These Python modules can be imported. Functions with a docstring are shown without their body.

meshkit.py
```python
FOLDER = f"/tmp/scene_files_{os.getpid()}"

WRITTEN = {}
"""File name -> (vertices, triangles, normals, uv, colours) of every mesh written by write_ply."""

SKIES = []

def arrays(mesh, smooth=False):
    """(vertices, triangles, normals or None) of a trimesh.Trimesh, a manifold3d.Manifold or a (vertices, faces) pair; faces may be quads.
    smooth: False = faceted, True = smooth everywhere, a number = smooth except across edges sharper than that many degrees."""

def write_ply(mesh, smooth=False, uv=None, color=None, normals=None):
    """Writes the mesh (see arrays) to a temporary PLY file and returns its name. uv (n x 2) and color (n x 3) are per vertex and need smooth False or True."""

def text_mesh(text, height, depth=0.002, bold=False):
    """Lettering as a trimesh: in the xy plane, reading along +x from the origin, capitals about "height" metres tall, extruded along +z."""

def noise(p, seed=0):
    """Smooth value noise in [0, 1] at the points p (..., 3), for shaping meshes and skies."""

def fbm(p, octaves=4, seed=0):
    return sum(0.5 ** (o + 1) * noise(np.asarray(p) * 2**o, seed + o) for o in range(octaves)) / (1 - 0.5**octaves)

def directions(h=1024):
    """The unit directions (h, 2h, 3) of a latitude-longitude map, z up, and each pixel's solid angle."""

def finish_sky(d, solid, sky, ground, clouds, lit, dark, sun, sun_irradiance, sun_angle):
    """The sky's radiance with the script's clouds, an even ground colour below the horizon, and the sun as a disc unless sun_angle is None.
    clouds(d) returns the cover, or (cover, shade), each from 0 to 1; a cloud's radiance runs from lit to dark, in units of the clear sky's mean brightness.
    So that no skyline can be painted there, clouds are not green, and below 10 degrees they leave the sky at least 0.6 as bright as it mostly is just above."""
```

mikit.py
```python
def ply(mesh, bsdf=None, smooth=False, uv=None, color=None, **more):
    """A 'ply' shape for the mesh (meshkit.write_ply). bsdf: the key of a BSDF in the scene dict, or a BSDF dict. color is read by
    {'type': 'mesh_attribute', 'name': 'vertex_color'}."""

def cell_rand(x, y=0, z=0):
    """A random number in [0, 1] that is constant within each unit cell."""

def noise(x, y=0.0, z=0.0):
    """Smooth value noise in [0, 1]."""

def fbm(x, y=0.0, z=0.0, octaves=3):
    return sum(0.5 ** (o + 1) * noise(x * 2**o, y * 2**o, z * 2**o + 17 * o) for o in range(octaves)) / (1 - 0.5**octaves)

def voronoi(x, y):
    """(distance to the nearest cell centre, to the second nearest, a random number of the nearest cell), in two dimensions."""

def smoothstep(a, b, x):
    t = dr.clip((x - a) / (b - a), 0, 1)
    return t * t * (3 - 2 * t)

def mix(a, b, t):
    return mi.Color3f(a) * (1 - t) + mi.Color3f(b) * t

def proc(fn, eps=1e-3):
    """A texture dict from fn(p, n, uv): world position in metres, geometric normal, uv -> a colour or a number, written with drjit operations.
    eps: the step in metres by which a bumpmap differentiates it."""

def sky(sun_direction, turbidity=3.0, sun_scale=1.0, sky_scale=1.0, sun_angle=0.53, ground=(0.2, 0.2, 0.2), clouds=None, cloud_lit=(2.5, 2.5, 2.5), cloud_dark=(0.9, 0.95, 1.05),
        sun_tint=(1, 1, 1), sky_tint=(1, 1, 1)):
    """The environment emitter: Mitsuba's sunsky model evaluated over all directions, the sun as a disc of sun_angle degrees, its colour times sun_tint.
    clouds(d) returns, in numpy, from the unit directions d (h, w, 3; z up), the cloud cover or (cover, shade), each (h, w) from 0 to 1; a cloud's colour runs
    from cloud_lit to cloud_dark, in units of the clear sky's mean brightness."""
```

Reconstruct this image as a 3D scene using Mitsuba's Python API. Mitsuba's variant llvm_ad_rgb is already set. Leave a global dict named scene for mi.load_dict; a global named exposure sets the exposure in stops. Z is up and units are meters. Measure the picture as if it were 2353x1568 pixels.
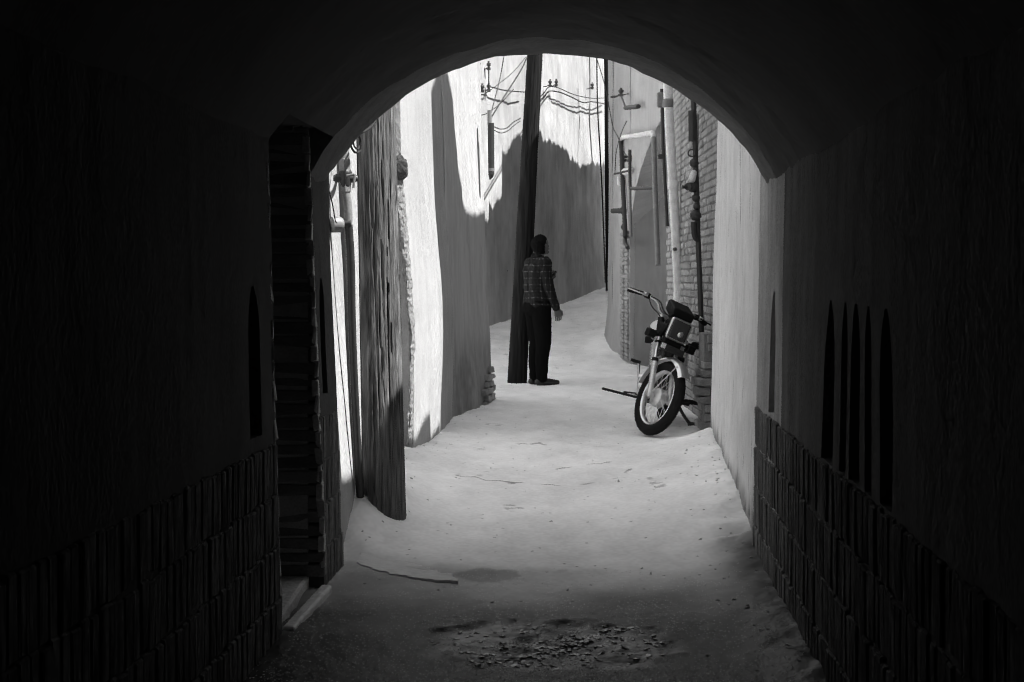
import math, random
import numpy as np
import trimesh
import manifold3d as m3
import shapely.geometry as sg
import drjit as dr
import mitsuba as mi
import mikit, meshkit
from mikit import proc, noise, fbm, cell_rand, smoothstep, mix, voronoi

T = mi.ScalarTransform4f
rng = random.Random(7)
nrg = np.random.default_rng(7)
PI = math.pi
scene, labels = {}, {}

# ------------------------------------------------------------------ camera, sky, exposure
FOC, CX, HY, EYE = 3200.0, 1176.5, 645.0, 1.2          # focal length in pixels of a 2353-pixel-wide print, horizon row, eye height
scene['camera'] = {'type': 'perspective', 'fov': 2 * math.degrees(math.atan(CX / FOC)), 'fov_axis': 'x',
                   'near_clip': 0.05, 'far_clip': 2000.0,
                   'principal_point_offset_x': 0.0, 'principal_point_offset_y': -(HY - 784.0) / 1568.0,
                   'to_world': T().look_at(origin=[0, 0, EYE], target=[0, 1, EYE], up=[0, 0, 1])}
SH = np.array([0.956, -0.292]); SH /= np.linalg.norm(SH)
TANE = 1.60
SUN = np.array([SH[0], SH[1], TANE]); SUN /= np.linalg.norm(SUN)
# a pale even veil over the sky and a neutral sun: the photograph is black and white
scene['sky'] = mikit.sky(SUN.tolist(), turbidity=3.0, sun_tint=(0.845, 1.0, 1.285), sky_scale=1.0,
                         clouds=lambda d: 1.0, cloud_lit=(1.0, 1.0, 1.0), ground=(0.2, 0.2, 0.2))
exposure = 2.95

# ------------------------------------------------------------------ helpers
def at(x, y, Y):
    return np.array([(x - CX) * Y / FOC, Y, EYE - (y - HY) * Y / FOC])

def atw(x, y, X=1.545):                    # the point on an upright face running straight down the alley at X
    return at(x, y, FOC * X / (x - CX))

def numbered(key):
    if key not in scene and key not in labels and not any(k.startswith(key + '__') for k in scene):
        return key
    i = 1
    while True:
        k = '%s_%03d' % (key, i)
        if k not in scene and k not in labels and not any(q.startswith(k + '__') for q in scene):
            return k
        i += 1

def thing(name, label, cat, group=None, kind=None):
    key = numbered(name)
    labels[key] = {'label': label, 'category': cat}
    if group: labels[key]['group'] = group
    if kind: labels[key]['kind'] = kind
    return key

COUNT = {}
def part(parent, name, mesh, bsdf, smooth=30, label=None, kind=None, to_world=None, shape=None):
    base = parent + '__' + name
    n = COUNT.get(base, 0); COUNT[base] = n + 1
    key = base if n == 0 else '%s_%03d' % (base, n)
    d = dict(shape) if shape is not None else mikit.ply(mesh, bsdf, smooth=smooth)
    if to_world is not None: d['to_world'] = to_world
    scene[key] = d
    if label or kind:
        labels[key] = {}
        if label: labels[key]['label'] = label
        if kind: labels[key]['kind'] = kind
    return key

def single(name, mesh, bsdf, label, cat, group=None, smooth=30, kind=None):
    key = thing(name, label, cat, group, kind)
    scene[key] = mikit.ply(mesh, bsdf, smooth=smooth)
    return key

def tm(man):
    m = man.to_mesh()
    return trimesh.Trimesh(m.vert_properties[:, :3], m.tri_verts, process=False)

def cat(*ms):
    ms = [tm(m) if hasattr(m, 'to_mesh') else m for m in ms]
    return trimesh.util.concatenate(ms)

def smooth_path(pts, n=6):
    p = np.asarray(pts, float)
    if len(p) < 3: return p
    q = np.vstack([2 * p[0] - p[1], p, 2 * p[-1] - p[-2]])
    out = []
    for i in range(len(p) - 1):
        a, b, c, d = q[i], q[i + 1], q[i + 2], q[i + 3]
        for t in np.arange(n) / n:
            out.append(0.5 * (2 * b + (c - a) * t + (2 * a - 5 * b + 4 * c - d) * t * t + (3 * b - a - 3 * c + d) * t ** 3))
    out.append(p[-1])
    return np.array(out)

def tube(pts, r, sides=10, smooth=0):
    p = smooth_path(pts, smooth) if smooth else np.asarray(pts, float)
    r = np.interp(np.linspace(0, 1, len(p)), np.linspace(0, 1, np.size(r)), np.atleast_1d(r).astype(float))
    t = np.gradient(p, axis=0); t /= np.linalg.norm(t, axis=1, keepdims=True) + 1e-12
    a = np.cross(t[0], [0, 0, 1.0] if abs(t[0][2]) < 0.9 else [1.0, 0, 0]); a /= np.linalg.norm(a)
    ang = np.arange(sides) * 2 * PI / sides
    V = []
    for i in range(len(p)):
        a = a - t[i] * a.dot(t[i]); a /= np.linalg.norm(a) + 1e-12
        b = np.cross(t[i], a)
        V.append(p[i] + r[i] * (np.cos(ang)[:, None] * a + np.sin(ang)[:, None] * b))
    n = len(p)
    V = np.vstack(V + [p[:1], p[-1:]])
    F = []
    for i in range(n - 1):
        for j in range(sides):
            k = (j + 1) % sides
            q = [i * sides + j, i * sides + k, (i + 1) * sides + k, (i + 1) * sides + j]
            F += [[q[0], q[1], q[2]], [q[0], q[2], q[3]]]
    for j in range(sides):
        k = (j + 1) % sides
        F += [[n * sides, k, j], [n * sides + 1, (n - 1) * sides + j, (n - 1) * sides + k]]
    return trimesh.Trimesh(V, F, process=False)

def box(c, size, r=0.0):
    c = np.asarray(c, float); h = np.asarray(size, float) / 2
    if r <= 0:
        b = trimesh.creation.box(extents=size); b.apply_translation(c); return b
    pts = []
    for s in np.ndindex(2, 2, 2):
        sgn = np.array(s) * 2 - 1
        for k in range(3):
            q = sgn * (h - r); q[k] = sgn[k] * h[k]
            pts.append(c + q)
    return tm(m3.Manifold.hull_points(np.array(pts)))

def sball(p, r, n=20):
    return m3.Manifold.sphere(r, n).translate([float(v) for v in p])

def rbox(c, size, r=0.02, n=12):
    c = np.asarray(c, float); h = np.asarray(size, float) / 2 - r
    return m3.Manifold.batch_hull([sball(c + (np.array(s) * 2 - 1) * h, r, n) for s in np.ndindex(2, 2, 2)])

def lathe(prof, p0, axis, sides=24):
    """prof: (distance along the axis, radius)"""
    prof = np.asarray(prof, float); axis = np.asarray(axis, float); axis = axis / np.linalg.norm(axis)
    a = np.cross(axis, [0, 0, 1.0] if abs(axis[2]) < 0.9 else [1.0, 0, 0]); a /= np.linalg.norm(a); b = np.cross(axis, a)
    ang = np.arange(sides) * 2 * PI / sides
    V = np.vstack([np.asarray(p0) + axis * d + max(r, 1e-5) * (np.cos(ang)[:, None] * a + np.sin(ang)[:, None] * b) for d, r in prof])
    n = len(prof); F = []
    for i in range(n - 1):
        for j in range(sides):
            k = (j + 1) % sides
            q = [i * sides + j, i * sides + k, (i + 1) * sides + k, (i + 1) * sides + j]
            F += [[q[0], q[1], q[2]], [q[0], q[2], q[3]]]
    m = trimesh.Trimesh(V, F, process=False)
    if not np.allclose(prof[0], prof[-1]) and (prof[0][1] > 1e-4 or prof[-1][1] > 1e-4):
        caps = []
        for i, rev in ((0, True), (n - 1, False)):
            if prof[i][1] > 1e-4:
                c = len(V); V = np.vstack([V, np.asarray(p0) + axis * prof[i][0]])
                for j in range(sides):
                    k = (j + 1) % sides
                    F.append([c, i * sides + k, i * sides + j] if rev else [c, i * sides + j, i * sides + k])
        m = trimesh.Trimesh(V, F, process=False)
    return m

def torus(R, r, c, axis, n=48, m=10, squash=1.0):
    ang = np.arange(m) * 2 * PI / m
    axis = np.asarray(axis, float); axis /= np.linalg.norm(axis)
    a = np.cross(axis, [0, 0, 1.0] if abs(axis[2]) < 0.9 else [1.0, 0, 0]); a /= np.linalg.norm(a); b = np.cross(axis, a)
    V = []
    for i in range(n):
        th = 2 * PI * i / n; d = np.cos(th) * a + np.sin(th) * b
        V.append(np.asarray(c) + (R + r * np.cos(ang))[:, None] * d + (squash * r * np.sin(ang))[:, None] * axis)
    F = []
    for i in range(n):
        for j in range(m):
            k, l = (i + 1) % n, (j + 1) % m
            q = [i * m + j, k * m + j, k * m + l, i * m + l]
            F += [[q[0], q[1], q[2]], [q[0], q[2], q[3]]]
    return trimesh.Trimesh(np.vstack(V), F, process=False)

def grid_solid(F3, B3):
    """closed solid from a front grid and a back grid of points, both (nu, nv, 3)"""
    nu, nv = F3.shape[:2]; N = nu * nv
    V = np.vstack([F3.reshape(-1, 3), B3.reshape(-1, 3)])
    i, j = np.meshgrid(np.arange(nu - 1), np.arange(nv - 1), indexing='ij')
    a, b, c, d = (i * nv + j).ravel(), ((i + 1) * nv + j).ravel(), ((i + 1) * nv + j + 1).ravel(), (i * nv + j + 1).ravel()
    q = [np.stack([a, b, c], 1), np.stack([a, c, d], 1), np.stack([a + N, c + N, b + N], 1), np.stack([a + N, d + N, c + N], 1)]
    u = np.arange(nu - 1); w = np.arange(nv - 1)
    def strip(p0, p1):   # p0 -> p1 along, front to back
        return [np.stack([p0, p0 + N, p1 + N], 1), np.stack([p0, p1 + N, p1], 1)]
    q += strip(u * nv, (u + 1) * nv) + strip((u + 1) * nv + nv - 1, u * nv + nv - 1)
    q += strip(w + 1, w) + strip((nu - 1) * nv + w, (nu - 1) * nv + w + 1)
    m = trimesh.Trimesh(V, np.vstack(q), process=False)
    if m.volume < 0: m.invert()
    return m

def resample(path, ds):
    p = np.asarray(path, float)
    L = np.concatenate([[0], np.cumsum(np.linalg.norm(np.diff(p, axis=0), axis=1))])
    n = max(2, int(L[-1] / ds) + 1)
    s = np.linspace(0, L[-1], n)
    return np.stack([np.interp(s, L, p[:, k]) for k in range(p.shape[1])], 1), s

def wall(path, z0, z1, side, thick=0.45, batter=0.03, rough=0.012, res=0.04, seed=0, bulge=None, smooth=True, streak=0.004):
    """a mud wall along the ground path; side=+1: its face looks right of the direction of travel. z1: height or f(x, y)."""
    pts = smooth_path(path, 6) if (smooth and len(path) > 2) else np.asarray(path, float)
    p, s = resample(pts, res)
    t = np.gradient(p, axis=0); t /= np.linalg.norm(t, axis=1, keepdims=True)
    nrm = np.stack([t[:, 1], -t[:, 0]], 1) * side
    top = np.array([z1(*q) for q in p]) if callable(z1) else np.full(len(p), float(z1))
    bot = np.array([z0(*q) for q in p]) if callable(z0) else np.full(len(p), float(z0))
    nv = max(3, int((top.max() - bot.min()) / res) + 1)
    w = np.linspace(0, 1, nv)
    Z = bot[:, None] * (1 - w) + top[:, None] * w
    S = np.repeat(s[:, None], nv, 1)
    q = np.stack([S * 1.1 + 11 * seed, Z * 0.8, np.full_like(S, seed * 3.7)], -1)
    d = rough * 2 * (meshkit.fbm(q, 4, seed) - 0.5) * 2
    q2 = np.stack([S * 14 + seed, Z * 1.2, np.full_like(S, 5.0 + seed)], -1)
    d += streak * (meshkit.fbm(q2, 3, seed + 5) - 0.5) * 2
    if bulge is not None: d += bulge(p[:, 0][:, None] + 0 * Z, p[:, 1][:, None] + 0 * Z, Z)
    d = d - batter * np.maximum(Z, 0)
    F3 = np.concatenate([p[:, None, :] + nrm[:, None, :] * d[..., None], Z[..., None]], -1)
    B3 = np.concatenate([p[:, None, :] - nrm[:, None, :] * (thick + 0 * d)[..., None], Z[..., None]], -1)
    return grid_solid(F3, B3)

def bolean(mesh, cuts):
    m = m3.Manifold(m3.Mesh(np.asarray(mesh.vertices, np.float32), np.asarray(mesh.faces, np.uint32)))
    for c in cuts: m = m - c
    return tm(m)

def manifold_of(mesh):
    mesh = trimesh.Trimesh(mesh.vertices, mesh.faces, process=True)
    return m3.Manifold(m3.Mesh(np.asarray(mesh.vertices, np.float32), np.asarray(mesh.faces, np.uint32)))

def frame_to(o, ax, ay, az):
    M = np.eye(4); M[:3, 0], M[:3, 1], M[:3, 2], M[:3, 3] = ax, ay, az, o
    return T(M)

# ------------------------------------------------------------------ materials (grey: the photograph is monochrome)
def G(v): return mi.Color3f(v)

def mat(name, fn=None, rough=0.9, bump=None, bscale=0.01, value=None, spec=0.2, metallic=0.0, eps=2e-3, coat=0.0, rough_fn=None):
    b = {'type': 'principled', 'roughness': rough if rough_fn is None else proc(rough_fn), 'specular': spec, 'metallic': metallic}
    if coat: b['clearcoat'] = coat; b['clearcoat_gloss'] = 0.9
    b['base_color'] = proc(fn) if fn is not None else {'type': 'rgb', 'value': [value] * 3}
    if bump is not None:
        b = {'type': 'bumpmap', 'arbitrary': proc(bump, eps=eps), 'scale': bscale, 'bsdf': b}
    scene[name] = {'type': 'twosided', 'bsdf': b}
    return name

def plaster(base, streak=0.12, blotch=0.14, grit=0.10, f=1.0):
    def fn(p, n, uv):
        h = p.x * 0.7 + p.y
        s = fbm(h * 19 * f, p.z * 2.6 * f, p.x * 3, 3) - 0.5
        b = fbm(h * 1.5, p.z * 1.3, 3.0, 3) - 0.5
        c = fbm(h * 9 * f + 4, p.z * 7 * f, 8.0, 3) - 0.5
        g = noise(h * 170 * f, p.z * 110 * f, p.x * 50) - 0.5
        return G(dr.clip(base * (1 + 2 * streak * s + 2 * blotch * (b + 0.6 * c) + 2 * grit * g), 0.01, 0.95))
    return fn

def brickfn0(base, k):
    return lambda p, n, uv: G(base * (0.6 + 0.8 * fbm(p.x * 40 + k, p.y * 40, p.z * 40, 3)))
def plaster_bump(f=1.0):
    def fn(p, n, uv):
        h = p.x * 0.7 + p.y
        return 0.5 * fbm(h * 16 * f, p.z * 13 * f, p.x * 8, 3) + 0.5 * fbm(h * 90 * f, p.z * 60 * f, p.x * 40, 2)
    return fn

MP = mat('sunny_plaster', plaster(0.33, 0.09, 0.17, 0.12), bump=plaster_bump(), bscale=0.014)
MP2 = mat('darkened_plaster', plaster(0.17, 0.15, 0.12, 0.06), bump=plaster_bump(0.8), bscale=0.012)  # shade of the house recess put into this darker tone
def third_fn(p, n, uv):
    h = p.x * 0.7 + p.y
    wear = smoothstep(0.95, 0.1, p.z + 0.5 * (fbm(h * 2.3, p.z * 2.0, 1.0, 3) - 0.5))
    v = 0.40 * (1 + 0.25 * (fbm(h * 20, p.z * 2.0, 2.0, 3) - 0.5)) * (1 - 0.45 * wear * (0.5 + fbm(h * 9, p.z * 7, 4.0, 3)))
    return G(dr.clip(v, 0.02, 0.9))
MT = mat('worn_mud', third_fn, bump=plaster_bump(0.8), bscale=0.016)
MF = mat('far_plaster', plaster(0.365, 0.14, 0.26, 0.06, 0.6), bump=plaster_bump(0.5), bscale=0.014)
def right_fn(p, n, uv):
    h = p.x * 0.7 + p.y
    v = 0.60 * (1 + 0.20 * (fbm(h * 24, p.z * 3.5, p.x * 3, 3) - 0.5) + 0.25 * (fbm(h * 6, p.z * 5, 1.0, 3) - 0.5) + 0.22 * (fbm(h * 1.3, p.z * 1.1, 3.0, 3) - 0.5) + 0.22 * (noise(h * 150, p.z * 40, p.x * 50) - 0.5))
    scr = smoothstep(0.74, 0.84, fbm(h * 24, p.z * 3.2, 9.0, 3))
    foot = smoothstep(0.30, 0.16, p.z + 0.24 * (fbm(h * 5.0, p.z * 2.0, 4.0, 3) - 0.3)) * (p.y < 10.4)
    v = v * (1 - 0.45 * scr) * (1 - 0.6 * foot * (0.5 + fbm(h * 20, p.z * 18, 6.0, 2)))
    return G(dr.clip(v, 0.02, 0.9))
MR = mat('right_plaster', right_fn, bump=plaster_bump(), bscale=0.014)
MH = mat('house_plaster', plaster(0.36, 0.12, 0.12, 0.08), bump=plaster_bump(0.7), bscale=0.012)
MDK = mat('hollow_shade_mud', brickfn0(0.055, 3.0))  # near-black tone stands in for the shade of a hollow
MS = mat('shade_plaster', plaster(0.085, 0.15, 0.25, 0.2), bump=plaster_bump(), bscale=0.008)  # darkened tone carrying the shade inside the passage
MS2 = mat('scratched_plaster', plaster(0.135, 0.30, 0.25, 0.25), bump=plaster_bump(), bscale=0.010)  # scratched; tone lightened for light bounced onto the right wall
MAR = mat('lit_arch_plaster', plaster(0.16, 0.25, 0.25, 0.2), bump=plaster_bump(), bscale=0.012)  # paler than the vault: the lit band is put into the colour
MPI = mat("lit_pier_plaster", plaster(0.38, 0.30, 0.2, 0.2), bump=plaster_bump(), bscale=0.010)  # light spilling in at the mouth, put into a lighter tone
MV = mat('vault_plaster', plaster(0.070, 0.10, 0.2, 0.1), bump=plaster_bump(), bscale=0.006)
def rub(p, n, uv):
    v = 0.22 * (0.5 + fbm(p.x * 55, p.y * 55, p.z * 55, 3))
    return G(dr.clip(v, 0.02, 0.9))
MRUB = mat('rubble', rub, bump=lambda p, n, uv: fbm(p.x * 45, p.y * 45, p.z * 45, 3), bscale=0.02)

def brickfn(base, k):
    def fn(p, n, uv):
        v = base * (0.75 + 0.5 * fbm(p.x * 23 + k, p.y * 23, p.z * 23, 3)) * (0.8 + 0.4 * noise(p.x * 150, p.y * 150, p.z * 150))
        return G(dr.clip(v, 0.01, 0.9))
    return fn
def gritbump(p, n, uv): return fbm(p.x * 90, p.y * 90, p.z * 90, 2)
def combed(base, k):
    def fn(p, n, uv):
        h = p.x * 0.3 + p.y
        v = base * (0.55 + 0.9 * fbm(h * 130 + k, p.z * 5.0, 2.0, 3)) * (0.8 + 0.4 * noise(p.x * 60, p.y * 60, p.z * 60))
        return G(dr.clip(v, 0.01, 0.9))
    return fn
def combbump(p, n, uv): return fbm((p.x * 0.3 + p.y) * 140, p.z * 6.0, 1.0, 2)
BR = [mat('dado_brick_%d' % k, combed(b, 7.0 * k), bump=combbump, bscale=0.008) for k, b in enumerate((0.14, 0.165, 0.19))]
BJ = [mat('jamb_brick_%d' % k, brickfn(b, 5.0 * k), bump=gritbump, bscale=0.004) for k, b in enumerate((0.17, 0.21, 0.26))]
BW = [mat('wall_brick_%d' % k, brickfn(b, 3.0 * k), bump=gritbump, bscale=0.004) for k, b in enumerate((0.25, 0.31, 0.37))]
BD = [mat('mud_brick_%d' % k, brickfn(b, 9.0 * k), bump=gritbump, bscale=0.006) for k, b in enumerate((0.2, 0.26, 0.32))]
MORT = mat('mortar', brickfn(0.17, 1.3))
MORTJ = mat('jamb_mortar', brickfn(0.45, 1.5))
PALE_EDGE = mat('pale_edge', brickfn(0.60, 1.7))  # whitish tone carries the light grazing the doorway corners
MORTD = mat('dark_mortar', brickfn(0.07, 2.3))

def seg(px, py, a, b):
    ax, ay, bx, by = a[0], a[1], b[0], b[1]
    dx, dy = bx - ax, by - ay
    t = dr.clip(((px - ax) * dx + (py - ay) * dy) / (dx * dx + dy * dy), 0, 1)
    return dr.sqrt(dr.square(px - ax - t * dx) + dr.square(py - ay - t * dy))
def gp(x, y):
    Y = FOC * EYE / (y - HY); return ((x - CX) * Y / FOC, Y)
CRACKS = [[gp(1165, 1021), gp(1215, 1024), gp(1240, 1020), gp(1258, 1026)], [gp(1050, 1100), gp(1110, 1107), gp(1200, 1111), gp(1300, 1118), gp(1400, 1112), gp(1440, 1102), gp(1446, 1090)],
          [gp(1280, 1078), gp(1330, 1073), gp(1400, 1070)]]
def patch_mask(x, y):   # the broken wet hole in the foreground asphalt
    c = 1.0 - dr.sqrt(dr.square((x - 0.13) / 0.40) + dr.square((y - 4.60) / 0.33))
    return smoothstep(-0.10, 0.06, c + 0.55 * (fbm(x * 7, y * 9, 2.0, 3) - 0.5))
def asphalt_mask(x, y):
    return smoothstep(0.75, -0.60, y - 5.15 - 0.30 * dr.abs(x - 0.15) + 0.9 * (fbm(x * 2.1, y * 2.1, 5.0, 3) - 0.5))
def ground_fn(p, n, uv):
    x, y = p.x, p.y
    a = asphalt_mask(x, y)
    cem = 0.76 * (1 + 0.36 * (fbm(x * 2.2, y * 1.1, 1.0, 4) - 0.5) + 0.20 * (fbm(x * 8, y * 4, 3.0, 3) - 0.5) + 0.12 * (noise(x * 70, y * 45, 0.0) - 0.5))
    e1, e2, er = voronoi(x * 26, y * 17)
    cem = cem * (1 - 0.55 * smoothstep(0.22, 0.12, e1) * smoothstep(0.965, 0.975, er))
    cem = cem * (1 - 0.4 * smoothstep(0.78, 0.86, fbm(x * 5.0, y * 2.6, 9.0, 3)) * smoothstep(0.4, 0.7, noise(x * 30, y * 30, 3.0)))
    ck = mi.Float(9.0)
    wx, wy = x + 0.02 * (noise(x * 25, y * 25, 1.0) - 0.5), y + 0.10 * (noise(x * 14, y * 10, 2.0) - 0.5)
    for c in CRACKS:
        for u, v in zip(c[:-1], c[1:]): ck = dr.minimum(ck, seg(wx, wy, u, v))
    cem = cem * (1 - 0.6 * smoothstep(0.022, 0.006, ck) * smoothstep(0.3, 0.55, noise(x * 9, y * 9, 7.0)))
    d1, d2, r = voronoi(x * 115, y * 85)
    stone = smoothstep(0.45, 0.25, d1) * smoothstep(0.87, 0.93, r)  # pale specks: glints of the asphalt put into the colour
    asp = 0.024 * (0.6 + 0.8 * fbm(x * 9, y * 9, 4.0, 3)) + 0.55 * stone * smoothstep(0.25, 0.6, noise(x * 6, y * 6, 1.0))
    pm = patch_mask(x, y)
    lime = smoothstep(0.03, 0.10, dr.abs(x - 0.13) - 0.16 + 0.14 * (fbm(x * 9, y * 9, 11.0, 3) - 0.5))
    wob = 0.9 * (fbm(x * 12, y * 12, 31.0, 3) - 0.5)
    lim2 = dr.maximum(smoothstep(0.15, -0.10, dr.sqrt(dr.square((x + 0.09) / 0.10) + dr.square((y - 4.72) / 0.14)) - 1 + wob), 0.7 * smoothstep(0.15, -0.10, dr.sqrt(dr.square((x - 0.34) / 0.13) + dr.square((y - 4.56) / 0.24)) - 1 + wob))
    rid = 1 - dr.abs(2 * fbm(x * 6, y * 9, 13.0, 3) - 1)  # thin pale ridge lines, glints drawn as colour
    asp = asp * (1 - pm) + pm * (0.016 + 0.28 * smoothstep(0.955, 0.99, rid) + 0.10 * lime * smoothstep(0.50, 0.62, fbm(x * 6, y * 10, 6.0, 3)) + 0.30 * lim2)
    dip = smoothstep(0.20, -0.15, dr.sqrt(dr.square((x + 0.10) / 0.13) + dr.square((y - 5.66) / 0.13)) - 1 + 0.7 * (fbm(x * 14, y * 12, 21.0, 3) - 0.5))
    cem = cem * (1 - 0.38 * dip)
    # dirt along the foot of the passage's right wall
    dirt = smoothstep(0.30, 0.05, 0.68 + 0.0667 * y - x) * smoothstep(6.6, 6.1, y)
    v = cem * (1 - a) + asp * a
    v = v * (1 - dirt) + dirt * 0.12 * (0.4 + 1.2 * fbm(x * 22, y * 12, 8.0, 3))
    return G(dr.clip(v, 0.01, 0.9))
def ground_rough(p, n, uv):
    a = asphalt_mask(p.x, p.y)
    return dr.clip(0.85 * (1 - a) + a * (0.55 - 0.10 * patch_mask(p.x, p.y)), 0.2, 1)
def ground_bump(p, n, uv):
    a = asphalt_mask(p.x, p.y)
    d1, d2, r = voronoi(p.x * 80, p.y * 80)
    return 0.30 * fbm(p.x * 40, p.y * 26, 1.0, 3) + 0.3 * fbm(p.x * 7, p.y * 5, 2.0, 2) + a * (0.22 * (1 - dr.minimum(d1 * 1.4, 1.0)) * r)
GR = mat('dusty_ground', ground_fn, bump=ground_bump, bscale=0.008, rough_fn=ground_rough, spec=0.3, eps=2e-3)

CEM = mat('cement_skin', plaster(0.74, 0.05, 0.10, 0.10), bump=plaster_bump(), bscale=0.006)
def wood_fn(p, n, uv):
    h = p.x * 1.0 + p.y * 0.7
    g = fbm(h * 120, p.z * 8.0, p.y * 30, 3)
    g2 = noise(h * 420, p.z * 9, 1.0)
    v = 0.125 * (0.10 + 1.4 * g * g * 1.6 + 0.5 * g2)
    return G(dr.clip(v, 0.02, 0.6))
def wood_bump(p, n, uv):
    h = p.x * 1.0 + p.y * 0.7
    return fbm(h * 150, p.z * 14.0, p.y * 40, 3)
WD = mat('weathered_wood', wood_fn, bump=wood_bump, bscale=0.012, rough=0.8)
WD2 = mat('dark_wood', lambda p, n, uv: G(0.020 * (0.4 + 1.2 * fbm((p.x + p.y * 0.7) * 60, p.z * 2.0, 2.0, 3))), bump=wood_bump, bscale=0.006, rough=0.9, spec=0.05)
IRON = mat('dark_iron', brickfn(0.035, 4.0), rough=0.5, spec=0.5)
GREYP = mat('grey_paint', brickfn(0.20, 6.0), rough=0.5, spec=0.5)
PALEP = mat('pale_paint', brickfn(0.66, 2.0), rough=0.45, spec=0.5)
WHITEP = mat('white_paint', brickfn(0.80, 8.0), rough=0.5, spec=0.4)
BLACKP = mat('black_plastic', value=0.008, rough=0.5, spec=0.22)
RUBBER = mat('tyre_rubber', brickfn(0.014, 3.0), rough=0.8, spec=0.12)
CABLE = mat('cable_rubber', value=0.03, rough=0.6, spec=0.3)
CHROME = mat('chrome', value=0.92, rough=0.24, metallic=1.0, spec=0.5)
ALLOY = mat('dull_alloy', brickfn(0.72, 2.2), rough=0.42, metallic=0.7, spec=0.5)
TANK = mat('dark_lacquer', value=0.035, rough=0.2, spec=0.5, coat=1.0)
TANKW = mat('white_lacquer', value=0.62, rough=0.25, spec=0.5, coat=1.0)
VINYL = mat('black_vinyl', value=0.025, rough=0.5, spec=0.4)
LENS = mat('lamp_glass', value=0.05, rough=0.12, spec=0.6, coat=1.0)
REFL = mat('lens_spot_mirror', value=0.8, rough=0.25, metallic=1.0)
CERAM = mat('brown_ceramic', value=0.045, rough=0.25, spec=0.6)
SKIN = mat('skin', value=0.12, rough=0.6, spec=0.3)
HAIR = mat('dark_hair', lambda p, n, uv: G(0.006 + 0.008 * noise(p.x * 300, p.y * 300, p.z * 120)), rough=1.0, spec=0.0)
TROUS = mat('dark_cloth', lambda p, n, uv: G(0.005 + 0.005 * noise(p.x * 200, p.y * 200, p.z * 60)), rough=1.0, spec=0.0)
SHOE = mat('black_leather', value=0.015, rough=0.4, spec=0.5)

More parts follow.
